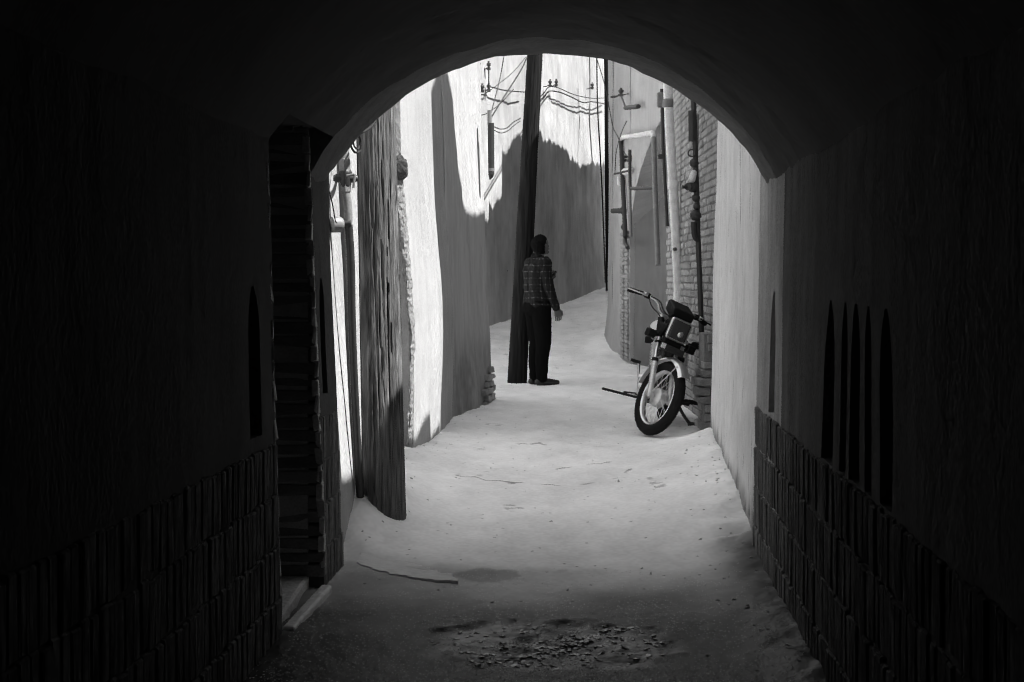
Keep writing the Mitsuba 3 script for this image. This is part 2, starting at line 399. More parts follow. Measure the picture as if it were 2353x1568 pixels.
# ------------------------------------------------------------------ ground
def XL(Y): return -1.089 + 0.0667 * Y
def XR(Y): return 0.648 + 0.0667 * Y
def right_face(Y):
    return np.interp(Y, [-5, 6.14, 10.0, 10.6, 11.7, 14.75, 18.9, 22.7, 24], [0.31, 1.058, 1.42, 1.55, 1.60, 1.62, 1.58, 1.52, 1.9])
def left_face(Y):
    return np.interp(Y, [-5, 5.9, 8.9, 9.25, 10.8, 11.8, 13.7, 14], [-1.42, -0.735, -0.72, -0.684, -0.56, -0.52, -0.185, -0.6])
def ground_z(x, y):
    x, y = np.asarray(x, float), np.asarray(y, float)
    u = np.maximum(y - 17.0, 0)
    z = 0.063 * (np.sqrt((u - 1.5) ** 2 + 0.8) + (u - 1.5) - (math.sqrt(1.5 ** 2 + 0.8) - 1.5)) / 2 * (u > 0)
    z = np.minimum(z, 1.6)
    dl, dr_ = np.clip(x - left_face(y), 0, 9), np.clip(right_face(y) - x, 0, 9)
    hl = 0.23 * np.exp(-((y - 7.15) / 0.66) ** 2) + 0.05 * np.exp(-((y - 9.0) / 0.5) ** 2) + 0.015
    z = z + hl * np.exp(-(dl / 0.155) ** 1.7) / (1 + np.exp(-(y - 5.9) / 0.08))
    hr = np.interp(y, [5.9, 6.4, 7.2, 9.0, 10.0, 10.6, 12, 20, 23], [0.01, 0.04, 0.06, 0.06, 0.10, 0.05, 0.0, 0.0, 0.06])
    z = z + hr * np.exp(-(dr_ / 0.24) ** 1.4) + (0.085 * np.exp(-(dr_ / 0.55) ** 2) + 0.055 * np.exp(-(dl / 0.45) ** 2)) / (1 + np.exp(-(y - 6.6) / 0.16)) * np.interp(y, [9.0, 10.3], [1.0, 0.25])
    z = z + 0.030 * np.exp(-(dr_ / 0.16) ** 2) * (y < 6.3) * (0.4 + meshkit.fbm(np.stack([x * 9, y * 5, 0 * x], -1), 3, 3))
    z = z + 0.020 * (meshkit.fbm(np.stack([x * 1.6, y * 0.9, 0 * x + 2], -1), 3, 4) - 0.5) * (np.abs(x) < 40)
    z = z + 0.010 * (meshkit.fbm(np.stack([x * 9, y * 5, 0 * x], -1), 3, 8) - 0.5)
    wallside = np.exp(-(np.minimum(dl, dr_) / 0.16) ** 2)
    z = z + 0.045 * wallside * (meshkit.fbm(np.stack([x * 7, y * 6, 0 * x + 7], -1), 4, 18) - 0.5)
    near = np.clip((8 - y) / 2, 0, 1)
    z = z + near * 0.004 * (meshkit.fbm(np.stack([x * 30, y * 30, 0 * x], -1), 2, 9) - 0.5)
    c = 1.0 - np.sqrt(((x - 0.13) / 0.40) ** 2 + ((y - 4.60) / 0.33) ** 2)
    c = c + 0.5 * (meshkit.fbm(np.stack([x * 8, y * 9, 0 * x + 1], -1), 3, 6) - 0.5)
    m = np.clip((c + 0.05) / 0.10, 0, 1)
    rd = 1 - np.abs(2 * meshkit.fbm(np.stack([x * 5, y * 6, 0 * x + 5], -1), 3, 12) - 1)
    z = z + m * (-0.016 + 0.036 * (rd - 0.6) + 0.007 * (meshkit.fbm(np.stack([x * 45, y * 45, 0 * x], -1), 2, 15) - 0.5))
    return z
def gz(x, y): return float(ground_z(np.array([x]), np.array([y]))[0])

xs = np.concatenate([[-400, -100, -30, -10, -4, -2.2], np.arange(-1.5, 2.6, 0.013), [3, 3.6, 4.4, 6, 10, 30, 100, 400]])
ys = [-400, -100, -30, -10, -4, -1, 1, 2.0, 2.6, 3.0, 3.4]
while ys[-1] < 40: ys.append(ys[-1] + max(0.007, 0.00042 * ys[-1] ** 2))
ys = np.array(ys + [45, 60, 100, 400.0])
gx, gy = np.meshgrid(xs, ys, indexing='ij')
gv = np.stack([gx, gy, ground_z(gx, gy)], -1)
nu, nv = gv.shape[:2]
i, j = np.meshgrid(np.arange(nu - 1), np.arange(nv - 1), indexing='ij')
a = (i * nv + j).ravel(); b = a + nv; c = b + 1; d = a + 1
gm = trimesh.Trimesh(gv.reshape(-1, 3), np.vstack([np.stack([a, b, c], 1), np.stack([a, c, d], 1)]), process=False)
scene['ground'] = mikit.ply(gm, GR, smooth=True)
labels['ground'] = {'label': 'pale dusty alley floor turning to dark speckled asphalt inside the covered passage', 'kind': 'structure'}

# broken concrete skin lifting from the floor at the passage mouth
fl = [(820, 1288), (870, 1302), (950, 1323), (1000, 1331), (1052, 1336), (1054, 1328), (1040, 1326), (1036, 1317), (1014, 1316), (985, 1303), (950, 1290), (880, 1276), (835, 1268)]
gpts = np.array([gp(x, y + 8) for x, y in fl])
poly = sg.Polygon(gpts).buffer(0)
bl = np.array(poly.exterior.segmentize(0.02).coords)[:-1]
poly = sg.Polygon(bl + nrg.normal(0, 0.006, bl.shape)).buffer(0)
cc = trimesh.creation.extrude_polygon(poly, 0.024, engine='earcut')
cc = cc.subdivide().subdivide()
vv = cc.vertices.copy()
lift = np.interp(vv[:, 1], [5.5, 6.05, 6.35], [1.0, 0.55, -0.1])
vv[:, 2] = ground_z(vv[:, 0], vv[:, 1]) + np.where(vv[:, 2] > 0.012, 0.010 * lift * np.interp(vv[:, 0], [-0.66, -0.40, -0.22], [0.15, 0.45, 1.0]) + 0.003, -0.02)
cc.vertices = vv
part('ground', 'concrete_skin', cc, CEM, smooth=20, label='thin broken sheet of concrete with a ragged dark edge')

# ------------------------------------------------------------------ covered passage
pas = thing('covered_passage', 'dark vaulted covered passage with a round arch opening onto the bright alley', 'passage')
YE_L, YE_R = 5.90, 6.10
def niche(Yc, w, z0, zt, face, sgn, depth=0.085):
    """a pointed slot; prism through the wall face. face: X of the face, sgn: direction into the wall"""
    h = w / 2; k = zt - 1.0 * w - 0.02
    pts = [(-h, z0), (h, z0), (h * 1.0, k), (h * 0.86, k + (zt - k) * 0.38), (h * 0.58, k + (zt - k) * 0.72), (h * 0.2, zt - 0.008), (-h * 0.2, zt - 0.008), (-h * 0.58, k + (zt - k) * 0.72), (-h * 0.86, k + (zt - k) * 0.38), (-h, k)]
    cs = m3.CrossSection([pts])
    m = m3.Manifold.extrude(cs, 2 * depth)            # x: along, y: up, z: depth
    M = np.array([[0, 0, sgn, face - sgn * depth], [1, 0, 0, Yc], [0, 1, 0, 0]], float)
    return m.transform(M)
def dado_top(Y): return 0.655 + 0.02 * math.sin(Y * 2)

# right wall
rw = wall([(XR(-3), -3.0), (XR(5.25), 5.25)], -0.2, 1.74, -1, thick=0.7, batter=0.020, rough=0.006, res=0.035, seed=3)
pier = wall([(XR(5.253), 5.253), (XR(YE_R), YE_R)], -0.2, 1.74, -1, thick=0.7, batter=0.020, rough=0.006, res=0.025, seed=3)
rn = []
for Yc, w in ((4.15, 0.20), (3.90, 0.11), (3.72, 0.14), (3.52, 0.10), (3.30, 0.15)):
    rn.append(niche(Yc, w, 0.66, 1.15 - 0.01 * (4.15 - Yc), XR(Yc) + 0.02, 1))
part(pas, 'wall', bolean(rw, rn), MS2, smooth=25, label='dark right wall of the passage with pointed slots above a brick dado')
part(pas, 'pier', bolean(pier, [niche(5.53, 0.17, 0.67, 1.165, XR(5.53) + 0.02, 1)]), MPI, smooth=25, label='plastered pier right of the passage mouth, light spill put into its paler tone')
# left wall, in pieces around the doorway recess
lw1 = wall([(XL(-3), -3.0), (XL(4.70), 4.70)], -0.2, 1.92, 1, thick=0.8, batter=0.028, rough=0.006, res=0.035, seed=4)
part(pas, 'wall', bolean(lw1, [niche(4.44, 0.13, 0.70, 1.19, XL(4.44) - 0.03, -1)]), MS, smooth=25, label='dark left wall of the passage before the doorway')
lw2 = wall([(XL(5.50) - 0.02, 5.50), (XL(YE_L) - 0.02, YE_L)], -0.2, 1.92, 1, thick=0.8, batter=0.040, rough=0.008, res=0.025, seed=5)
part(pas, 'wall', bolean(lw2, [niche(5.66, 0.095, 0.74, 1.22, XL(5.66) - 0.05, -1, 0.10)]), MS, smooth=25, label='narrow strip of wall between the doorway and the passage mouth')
part(pas, 'recess_wall', box((-1.62, 5.1, 0.9), (0.1, 0.9, 2.2)), MV)
part(pas, 'lintel', box((-1.18, 5.10, 1.97), (0.84, 0.86, 0.34), 0.01), MV)
sill = cat(box((-1.16, 5.10, 0.005), (0.72, 0.79, 0.07), 0.01))
part(pas, 'doorstep', sill, PALE_EDGE, label='pale worn doorstep of the recess')
part(pas, 'sill_stone', tm(rbox((0, 0, 0), (0.045, 0.66, 0.05), 0.012).rotate([0, 0, -math.degrees(math.atan(0.0667))]).translate([XL(5.06) + 0.012, 5.06, 0.0])), WHITEP, label='whitewashed edge stone in front of the doorstep')

# vaults
def vault(Y0, Y1, zs, R, a, xoff, thick, u0=-1.0, ny=60, nu_=90, seed=0, slope=0.0667, flip=False):
    """circular segment: half width a, radius R; u from -1 (left) to 1"""
    Ys = np.linspace(Y0, Y1, ny); U = np.linspace(u0, 1.0, nu_)
    tmax = math.asin(a / R)
    Yg, Ug = np.meshgrid(Ys, U, indexing='ij')
    th = Ug * tmax
    def surf(r, amp):
        xc = (XL(Yg) + XR(Yg)) / 2 + xoff
        zc = zs - R * math.cos(tmax)
        n = amp * (meshkit.fbm(np.stack([Yg * 3, Ug * 4, 0 * Yg], -1), 3, 2) - 0.5) + 0.3 * amp * (meshkit.fbm(np.stack([Yg * 14, Ug * 22, 0 * Yg], -1), 3, 2) - 0.5)
        rr = r + n
        return np.stack([xc + rr * np.sin(th), Yg, zc + rr * np.cos(th)], -1)
    return grid_solid(surf(R, 0.03), surf(R + thick, 0.0))
part(pas, 'arch', vault(5.505, 5.86, 1.606, 1.062, 0.930, -0.028, 0.14, seed=2), MAR, smooth=40, label='round arch at the passage mouth, alley light put into its paler tone')
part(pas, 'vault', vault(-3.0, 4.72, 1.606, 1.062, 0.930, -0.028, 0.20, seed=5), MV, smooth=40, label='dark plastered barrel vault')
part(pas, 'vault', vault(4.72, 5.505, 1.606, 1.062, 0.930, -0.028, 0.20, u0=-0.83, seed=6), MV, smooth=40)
part(pas, 'added_end_wall', box((0.0, -3.05, 0.9), (3.4, 0.1, 3.6)), MV)  # unseen; added behind the viewpoint to keep the passage dark

# bricks of the dado and of the doorway jamb
def brick_shapes(size, bsdfs, n=4, jit=0.003):
    out = []
    for b in bsdfs:
        for _ in range(n):
            h = np.array(size) / 2; pts = []
            for s in np.ndindex(2, 2, 2):
                sgn = np.array(s) * 2 - 1; o = nrg.normal(0, jit, 3); ch = min(size) * 0.10
                for k in range(3):
                    q = sgn * (h - ch) + o; q[k] = sgn[k] * h[k] + o[k]; pts.append(q)
            out.append(mikit.ply(tm(m3.Manifold.hull_points(np.array(pts))), b, smooth=False))
    return out
def dado(wallkey, xf, sgn, Ya, Yb, bw=0.052, courses=4, bh=0.172, proud=0.005, batter=0.02, lim=280):
    sh = brick_shapes((0.05, bw - 0.0015, bh - 0.004), BR, jit=0.001)
    n = 0; rest = []
    for k in range(int((Yb - Ya) / bw)):
        for c_ in range(courses):
            zc = -0.033 + bh * (c_ + 0.5) + (rng.uniform(-.006, .006) if c_ < courses - 1 else 0)
            if c_ == courses - 1: zc = dado_top(0) - bh / 2 + rng.uniform(-0.006, 0.004)
            Yc = Yb - bw * (k + 0.5) + rng.uniform(-.0015, .0015)
            X = xf(Yc) - sgn * (proud - 0.025 + rng.uniform(-.0035, .0035)) + sgn * batter * max(zc, 0)
            ra, rb = -3.8 + rng.uniform(-1.2, 1.2), rng.uniform(-.5, .5)
            if n < lim:
                part(wallkey, 'brick', None, None, shape=rng.choice(sh), to_world=T().translate([X, Yc, zc]).rotate([0, 0, 1], ra).rotate([1, 0, 0], rb)); n += 1
            else:
                b_ = box((0, 0, 0), (0.05, bw - 0.005, bh - 0.005), 0.004)
                b_.apply_transform(trimesh.transformations.translation_matrix([X, Yc, zc]) @ trimesh.transformations.rotation_matrix(math.radians(ra), [0, 0, 1])); rest.append(b_)
    if rest: part(wallkey, 'brickwork', trimesh.util.concatenate(rest), BR[1], smooth=False, kind='stuff')
dado(pas + '__wall', XR, 1, 1.5, YE_R - 0.02)
dado(pas + '__wall_001', XL, -1, 1.6, 4.69, batter=0.028)
dado(pas + '__wall_002', lambda Y: XL(Y) - 0.02, -1, 5.51, 5.89, bw=0.046, batter=0.04)
shj = brick_shapes((0.20, 0.045, 0.044), BJ)
z = 0.06; k = 0
while z < 1.83:
    xe = XL(5.5) - 0.02 - 0.040 * z
    for q in range(3):
        part(pas + '__wall_002', 'jamb_brick', None, None, shape=rng.choice(shj),
             to_world=T().translate([xe - 0.092 - 0.205 * q - (k % 2) * (0.0 if q == 0 else 0.1) + rng.uniform(-.004, .004), 5.489 + rng.uniform(-.003, .004), z]).rotate([0, 1, 0], rng.uniform(-.6, .6)))
    z += 0.053; k += 1
part(pas + '__wall_002', 'jamb_mortar', box((XL(5.5) - 0.40, 5.489, 0.9), (0.64, 0.038, 1.86)), MORTJ, smooth=False)
z = 0.04
shn = brick_shapes((0.026, 0.040, 0.066), [PALE_EDGE], n=5, jit=0.004)
while z < 1.66:                                        # worn brick ends on the near doorway corner; grazing light put into their pale tone
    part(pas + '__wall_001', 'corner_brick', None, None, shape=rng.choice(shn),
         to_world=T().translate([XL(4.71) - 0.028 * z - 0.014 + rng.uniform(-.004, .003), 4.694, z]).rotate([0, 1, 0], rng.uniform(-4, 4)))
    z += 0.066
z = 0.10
while z < 1.80:  # far jamb edge: its lit rim put into the pale brick ends
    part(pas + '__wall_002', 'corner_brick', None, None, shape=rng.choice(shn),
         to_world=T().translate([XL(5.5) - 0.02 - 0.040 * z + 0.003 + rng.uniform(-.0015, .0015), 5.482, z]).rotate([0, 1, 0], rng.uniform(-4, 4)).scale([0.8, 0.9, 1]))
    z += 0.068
# broken plaster and brick bits hanging at the head of the doorway
for k in range(9):
    c0 = at(645 + 9 * k, 284 - 9 * abs(math.sin(k * 1.7)), 5.40)
    pts = c0 + nrg.normal(0, 1, (14, 3)) * np.array([0.016, 0.02, 0.012])
    part(pas, 'plaster_lump', tm(m3.Manifold.hull_points(pts)), MS, smooth=False)

# ------------------------------------------------------------------ left side of the alley
GL = 'mud walls along the left side of the alley'
t = thing('mud_wall', 'sunlit pale plaster wall behind the near wooden pole on the left', 'wall')
part(t, 'face', wall([(-0.745, 5.88), (-0.74, 7.2), (-0.725, 8.6), (-0.735, 9.35)], -0.2, 3.3, 1, thick=0.5, batter=0.050, rough=0.012, res=0.025, seed=11, streak=0.002), MP, smooth=40)
t = thing('mud_wall', 'sunlit white plaster wall just right of the near wooden pole with a rough broken edge', 'wall')
def b2(x, y, z): return 0.05 * np.exp(-((z - 0.9) / 0.7) ** 2)
m2 = wall([(-0.672, 9.28), (-0.61, 10.1), (-0.565, 10.7), (-0.535, 11.3), (-0.52, 11.85)], -0.2, 3.6, 1, thick=0.5, batter=0.032, rough=0.012, res=0.03, seed=12, bulge=b2, streak=0.002)
part(t, 'face', m2, MP, smooth=40)
# its broken end: rubble strip and a dark lump standing in for the shaded hollow
pts = []
Zs = np.linspace(-0.1, 1.95, 130); Us = np.linspace(0, 1, 14)
zz, uu = np.meshgrid(Zs, Us, indexing='ij')
xe = -0.672 - 0.032 * np.maximum(zz, 0) + 0.05 * np.exp(-((zz - 0.9) / 0.7) ** 2)
wid = 0.035 + 0.030 * np.clip((zz - 0.8) / 0.9, 0, 1)
jit = 0.022 * (meshkit.fbm(np.stack([zz * 16, uu * 5, 0 * zz], -1), 3, 31) - 0.5) * 2
S3 = np.stack([xe - wid * (1 - uu) + jit * 0.5 - 0.002, 9.27 - 0.035 * np.sin(uu * PI) + jit, zz], -1)
Bk = S3.copy(); Bk[..., 1] = 9.33
part(t, 'broken_edge', grid_solid(S3, Bk), MRUB, smooth=False, label='rough rubble edge where the plaster has broken away')
hk = at(918, 385, 9.2)
hk = at(919, 386, 9.25)
lump = trimesh.creation.icosphere(4, 1.0)
lv = lump.vertices * (0.62 + 0.75 * meshkit.fbm(lump.vertices * 1.7 + 3, 4, 5)[:, None])
lump.vertices = hk + lv * np.array([0.052, 0.04, 0.080])
part(t, 'shade_lump', lump, MDK, smooth=False, label='dark lump standing in for the shaded hollow in the broken edge')
t = thing('mud_wall', 'grey shaded mud wall left of the man with exposed bricks at its foot', 'wall')
m3w = wall([(-0.518, 11.80), (-0.43, 12.4), (-0.31, 13.05), (-0.195, 13.70)], -0.2, 4.6, 1, thick=0.6, batter=0.036, rough=0.018, res=0.03, seed=13, streak=0.020)
part(t, 'face', m3w, MT, smooth=40)
shb = brick_shapes((0.07, 0.17, 0.052), BD, n=4, jit=0.005)
for c_ in range(6):
    for q in range(3):
        z = 0.015 + 0.062 * c_
        s_ = 0.06 + 0.19 * q + (c_ % 2) * 0.08
        if s_ > 0.52 - 0.04 * c_: continue
        d_ = np.array([0.115, 0.65]); d_ /= np.linalg.norm(d_)
        p_ = np.array([-0.195, 13.70]) - d_ * s_
        nn = np.array([d_[1], -d_[0]])
        p_ = p_ + nn * (0.005 - 0.045 * z + rng.uniform(-.006, .010))
        part(t, 'brick', None, None, shape=rng.choice(shb), to_world=T().translate([p_[0], p_[1], z]).rotate([0, 0, 1], -10 + rng.uniform(-3, 3)).rotate([0, 1, 0], rng.uniform(-4, 4)))
t = thing('mud_wall', 'tall curved plaster wall closing the alley with a rooftop shadow across it', 'wall')
part(t, 'face', wall([(-1.6, 19.5), (-0.80, 22.5), (-0.30, 25.0), (0.28, 27.0), (0.89, 29.0), (1.5, 31.2), (2.37, 34.0), (3.4, 37.0), (5.5, 40.0)], -0.2, 8.2, 1, thick=0.6, batter=0.02, rough=0.035, res=0.10, seed=14, streak=0.02), MF, smooth=40)
part(t, 'pit', trimesh.util.concatenate([trimesh.creation.icosphere(1, 0.035).apply_translation(at(x, y, Y)) for x, y, Y in ((1161, 606, 25.9), (1163, 622, 25.9))]), MORTD)

# ------------------------------------------------------------------ right side of the alley
def caster(pts, xc):
    """roof heights on the right, from where the sunlight ends on the left walls: (x, y, Y) of the print -> (Y, Z) at X = xc(Y)"""
    out = []
    for x, y, Y in pts:
        q = at(x, y, Y); Yc = Y
        for _ in range(5):
            k = (xc(Yc) - q[0]) / SH[0]; Yc = q[1] + SH[1] * k
        out.append((Yc, q[2] + TANE * k))
    return np.array(out)
prof = caster([(780, 1090, 6.0), (800, 1088, 6.3), (880, 985, 7.6), (925, 960, 9.0), (945, 995, 9.35), (985, 925, 10.10), (991, 925, 10.2), (994, 975, 10.25), (1010, 955, 10.75),
               (1012, 95, 10.80), (1030, 95, 11.80), (1046, 130, 12.20), (1050, 205, 12.35), (1059, 350, 12.55), (1070, 470, 12.75), (1090, 486, 13.1), (1115, 480, 13.7)], lambda Y: float(right_face(Y)) + (0.14 if Y < 6.09 else 0.03))
def roof(x, y):
    j_ = 0.03 * (meshkit.fbm(np.array([[y * 6.0, 0.5, 0.5]]), 3, 2)[0] - 0.5)
    return float(np.interp(y, prof[:, 0], prof[:, 1])) + j_
part(pas, 'shadow_parapet', wall([(XR(2.0) + 0.13, 2.0), (XR(6.07) + 0.13, 6.07)], 1.62, roof, -1, thick=0.35, batter=0.0, res=0.05, seed=9), MP2)  # unseen; added on the passage to cast the near shadow edge
t = thing('mud_wall', 'bright plaster wall on the right just outside the passage mouth', 'wall')
part(t, 'face', wall([(1.068, 6.09), (1.20, 7.6), (1.33, 9.0), (1.425, 9.95), (1.445, 10.12)], -0.2, roof, -1, thick=0.45, batter=0.02, rough=0.015, res=0.025, seed=21), MR, smooth=40)
# low brick stub at the end of that wall
stub = thing('brick_stub', 'low broken brick pier between the motorcycle and the bright right wall', 'pier')
sb = brick_shapes((0.11, 0.16, 0.058), BD, n=4, jit=0.004)
for c_ in range(11):
    z = 0.10 + 0.066 * c_
    for q in range(2):
        part(stub, 'brick', None, None, shape=rng.choice(sb), to_world=T().translate([1.475 + 0.03 * math.sin(c_ * 1.1) + 0.008 * c_ * (c_ > 7) + rng.uniform(-.008, .008), 10.55 + 0.17 * q, z]).rotate([0, 0, 1], rng.uniform(-4, 4)).rotate([0, 1, 0], rng.uniform(-2, 2)))
part(stub, 'mortar', box((1.49, 10.64, 0.40), (0.085, 0.30, 0.80)), MORT)
# brick wall with the pale drainpipe
bw_ = thing('brick_wall', 'pale brick wall with a white drainpipe behind the motorcycle', 'wall')
part(bw_, 'core', wall([(1.61, 10.05), (1.612, 10.7), (1.615, 11.7), (1.635, 14.75)], -0.2, roof, -1, thick=0.4, batter=0.004, rough=0.0, res=0.08, seed=22), MORT, smooth=40)
sw = brick_shapes((0.06, 0.198, 0.052), BW, n=4, jit=0.003)
rest = []
tplr = [box((0, 0, 0), (0.06, 0.198, 0.052), 0.006)]
cells = []
for c_ in range(62):
    z = 0.05 + 0.0645 * c_
    for q in range(21):
        Yc = 10.85 + 0.21 * q + (c_ % 2) * 0.105
        if Yc > 14.7: continue
        X = np.interp(Yc, [10.7, 11.7, 14.75], [1.612, 1.615, 1.635])
        px, py = CX + FOC * X / Yc, HY - FOC * (z - EYE) / Yc
        vis = 1522 < px < 1622 and py > 150 + 0.9 * (px - 1522) and not (px < 1610 and 690 < py < 1000 and py > 830)
        cells.append((vis, Yc, X, z))
cells.sort(key=lambda c: (not c[0], c[1]))
nb = 0
for vis, Yc, X, z in cells:
    o = rng.uniform(-.006, .006)
    if vis and nb < 300:
        part(bw_, 'brick', None, None, shape=rng.choice(sw), to_world=T().translate([X + 0.004 * z + 0.022 + o, Yc, z]).rotate([0, 0, 1], rng.uniform(-1.5, 1.5)).rotate([1, 0, 0], rng.uniform(-1, 1))); nb += 1
    else:
        b_ = tplr[0].copy(); b_.apply_translation([X + 0.004 * z + 0.022 + o, Yc, z]); rest.append(b_)
part(bw_, 'brickwork', trimesh.util.concatenate(rest), BW[1], smooth=False, kind='stuff')
# mud house beyond, with a recess, a brick strip and a flared foot
ho = thing('mud_house', 'grey mud house beyond the brick wall with a shadowed recess and gas pipes', 'house')
part(ho, 'wall', wall([(1.70, 14.78), (2.2, 15.0), (2.40, 16.2), (2.30, 17.3), (1.98, 18.4), (1.72, 18.9), (1.62, 19.05)], -0.2, 3.2, -1, thick=0.4, batter=0.004, rough=0.015, res=0.06, seed=23), MP2, smooth=40, label='curved wall of the shadowed recess')
cutp = [(14.6, 2.95), (15.6, 2.98), (16.6, 2.86), (17.6, 2.62), (18.4, 2.30), (19.05, 1.95)]
up = wall([(1.640, 14.76), (1.63, 17.0), (1.60, 19.0)], lambda x, y: float(np.interp(y, [q[0] for q in cutp], [q[1] for q in cutp])), 5.2, -1, thick=1.1, batter=0.004, rough=0.010, res=0.06, seed=27)
part(ho, 'wall', up, MH, smooth=40, label='upper wall with the arched head of the recess')
def flare(x, y, z): return 0.10 * np.clip((0.95 - z) / 0.9, 0, 1) ** 1.5
part(ho, 'wall', wall([(1.60, 19.0), (1.575, 20.0), (1.555, 21.2), (1.545, 22.5)], -0.2, 8.0, -1, thick=0.5, batter=0.003, rough=0.012, res=0.06, seed=24, bulge=lambda x, y, z: flare(x, y, z) * np.clip((y - 20.05) / 0.6, 0, 1)), MH, smooth=40, label='lighter outer wall with a flared foot')
shp = brick_shapes((0.06, 0.44, 0.048), BW[:2], n=3, jit=0.003)
for c_ in range(30):
    z = 0.12 + 0.060 * c_
    for q in range(2):
        part(ho + '__wall_002', 'brick', None, None, shape=rng.choice(shp), to_world=T().translate([1.598 - 0.02 * q + 0.003 * z + rng.uniform(-.004, .004), 19.25 + 0.45 * q + (c_ % 2) * 0.03, z]).rotate([0, 0, 1], 1.4))
far_p = caster([(1108, 500, 24.3), (1119, 494, 24.5), (1127, 494, 24.7), (1128, 458, 24.72), (1158, 449, 25.6), (1159, 335, 25.62), (1167, 337, 25.9), (1175, 325, 26.1), (1192, 307, 26.6), (1193, 298, 26.62), (1230, 285, 27.6), (1241, 283, 27.95), (1253, 288, 28.3),
                (1256, 308, 28.4), (1272, 306, 28.9), (1288, 305, 29.4), (1300, 308, 29.8), (1309, 312, 30.1), (1318, 322, 30.4), (1331, 334, 30.9), (1345, 345, 31.4), (1360, 346, 32.0), (1378, 348, 32.7), (1400, 346, 33.6)], lambda Y: 2.15 + (Y - 24) * 0.24)
def far_shadow_top(x, y):  # top of the added unseen wall, shaped to cast the far shadow
    return float(np.interp(y, far_p[:, 0], far_p[:, 1])) + 0.42 * (meshkit.fbm(np.array([[y * 3.5, 2.5, 0.5]]), 4, 2)[0] - 0.5)
part(ho, 'wall', wall([(2.15 - 0.24 * 2.5, 21.5), (2.15 + 0.24 * 10.5, 34.5)], -0.2, far_shadow_top, -1, thick=0.5, batter=0.0, rough=0.01, res=0.06, seed=25, smooth=False), MP2, smooth=40, label='unseen wall added behind the house corner to cast the far roofline shadow')
part(ho, 'vent_hole', cat(*[box(atw(x, y, 1.585), (0.05, 0.09, 0.034)) for x in (1438, 1446) for y in (361, 369)]), BLACKP, smooth=False)

# ------------------------------------------------------------------ poles
def pole(p0, p1, r0, r1, seed, groove=0.006, n=120, m=420, knots=()):
    p0, p1 = np.asarray(p0, float), np.asarray(p1, float)
    ax = (p1 - p0) / np.linalg.norm(p1 - p0); L = np.linalg.norm(p1 - p0)
    a_ = np.cross(ax, [0, 1.0, 0]); a_ /= np.linalg.norm(a_); b_ = np.cross(ax, a_)
    th = np.arange(n) * 2 * PI / n; w = np.linspace(0, 1, m)
    TH, W = np.meshgrid(th, w)
    q = np.stack([np.cos(TH) * 3.2 + seed, np.sin(TH) * 3.2, W * L * 0.5], -1)
    g = meshkit.fbm(q * np.array([3.0, 3.0, 1.0]), 4, seed)
    cr = np.clip(1 - np.abs(meshkit.fbm(q * np.array([1.3, 1.3, 0.9]), 3, seed + 3) - 0.5) / 0.035, 0, 1)
    fine = meshkit.fbm(q * np.array([9.0, 9.0, 3.0]), 2, seed + 7) - 0.5
    r = r0 + (r1 - r0) * W + groove * (g - 0.5) * 2 - 0.009 * (groove > 0.0039 * 0.97 - 0.0002) * cr * 1.0 + groove * 1.3 * fine
    for kt, kw, kr in knots:
        dth = np.angle(np.exp(1j * (TH - kt)))
        r += 0.010 * np.exp(-(dth * r0 / 0.025) ** 2 - ((W - kw) * L / 0.03) ** 2) * kr
    V = p0 + W[..., None] * L * ax + r[..., None] * (np.cos(TH)[..., None] * a_ + np.sin(TH)[..., None] * b_)
    V = V.reshape(-1, 3); F = []
    i_, j_ = np.meshgrid(np.arange(m - 1), np.arange(n), indexing='ij')
    k_ = (j_ + 1) % n
    A, B, C, D = (i_ * n + j_).ravel(), (i_ * n + k_).ravel(), ((i_ + 1) * n + k_).ravel(), ((i_ + 1) * n + j_).ravel()
    F = np.vstack([np.stack([A, B, C], 1), np.stack([A, C, D], 1)])
    c0 = len(V); V = np.vstack([V, p0, p1])
    e = np.arange(n)
    F = np.vstack([F, np.stack([np.full(n, c0), (e + 1) % n, e], 1), np.stack([np.full(n, c0 + 1), (m - 1) * n + e, (m - 1) * n + (e + 1) % n], 1)])
    mm = trimesh.Trimesh(V, F, process=False)
    if mm.volume < 0: mm.invert()
    return mm
Yp = 6.72
kn = [(PI * 1.5 + 0.1, 0.33, 1.0), (PI * 1.55 + 0.2, 0.22, .8), (PI * 1.4, 0.47, .9), (PI * 1.6, 0.13, .8), (PI * 1.5, 0.62, .7)]
pA, pB = at(884, 1190, Yp), at(860, 130, Yp)
pB2 = pA + (pB - pA) * 1.6
pl = thing('wooden_pole', 'thick weathered wooden utility pole half in sun on the left by the passage mouth', 'utility pole')
part(pl, 'shaft', pole(pA - (pB - pA) / np.linalg.norm(pB - pA) * 0.22, pB2, 0.104, 0.088, 5, groove=0.0038, knots=kn), WD, smooth=50)
Yq = 16.35
qA, qB = at(1185, 876, Yq), at(1228, 124, Yq)
qB2 = qA + (qB - qA) * 1.45
pl2 = thing('wooden_pole', 'dark leaning wooden utility pole the man rests his back against', 'utility pole')
part(pl2, 'shaft', pole(qA - np.array([0, 0, 0.3]), qB2, 0.116, 0.080, 9, groove=0.004, n=64, m=200), WD2, smooth=50)
for (x0, x1, w0) in ((1393, 1399, 0.062),):
    a_, b_ = at(x1, 690, 32.6), at(x0, 60, 32.6)
    b_ = a_ + (b_ - a_) * 1.2
    pl3 = thing('slim_pole', 'slim dark pole at the corner of the far house on the right', 'pole')
    part(pl3, 'shaft', tube([a_ - [0, 0, .5], (a_ + b_) / 2, b_], [w0 * 1.1, w0, w0 * 0.9], 16), WD2)

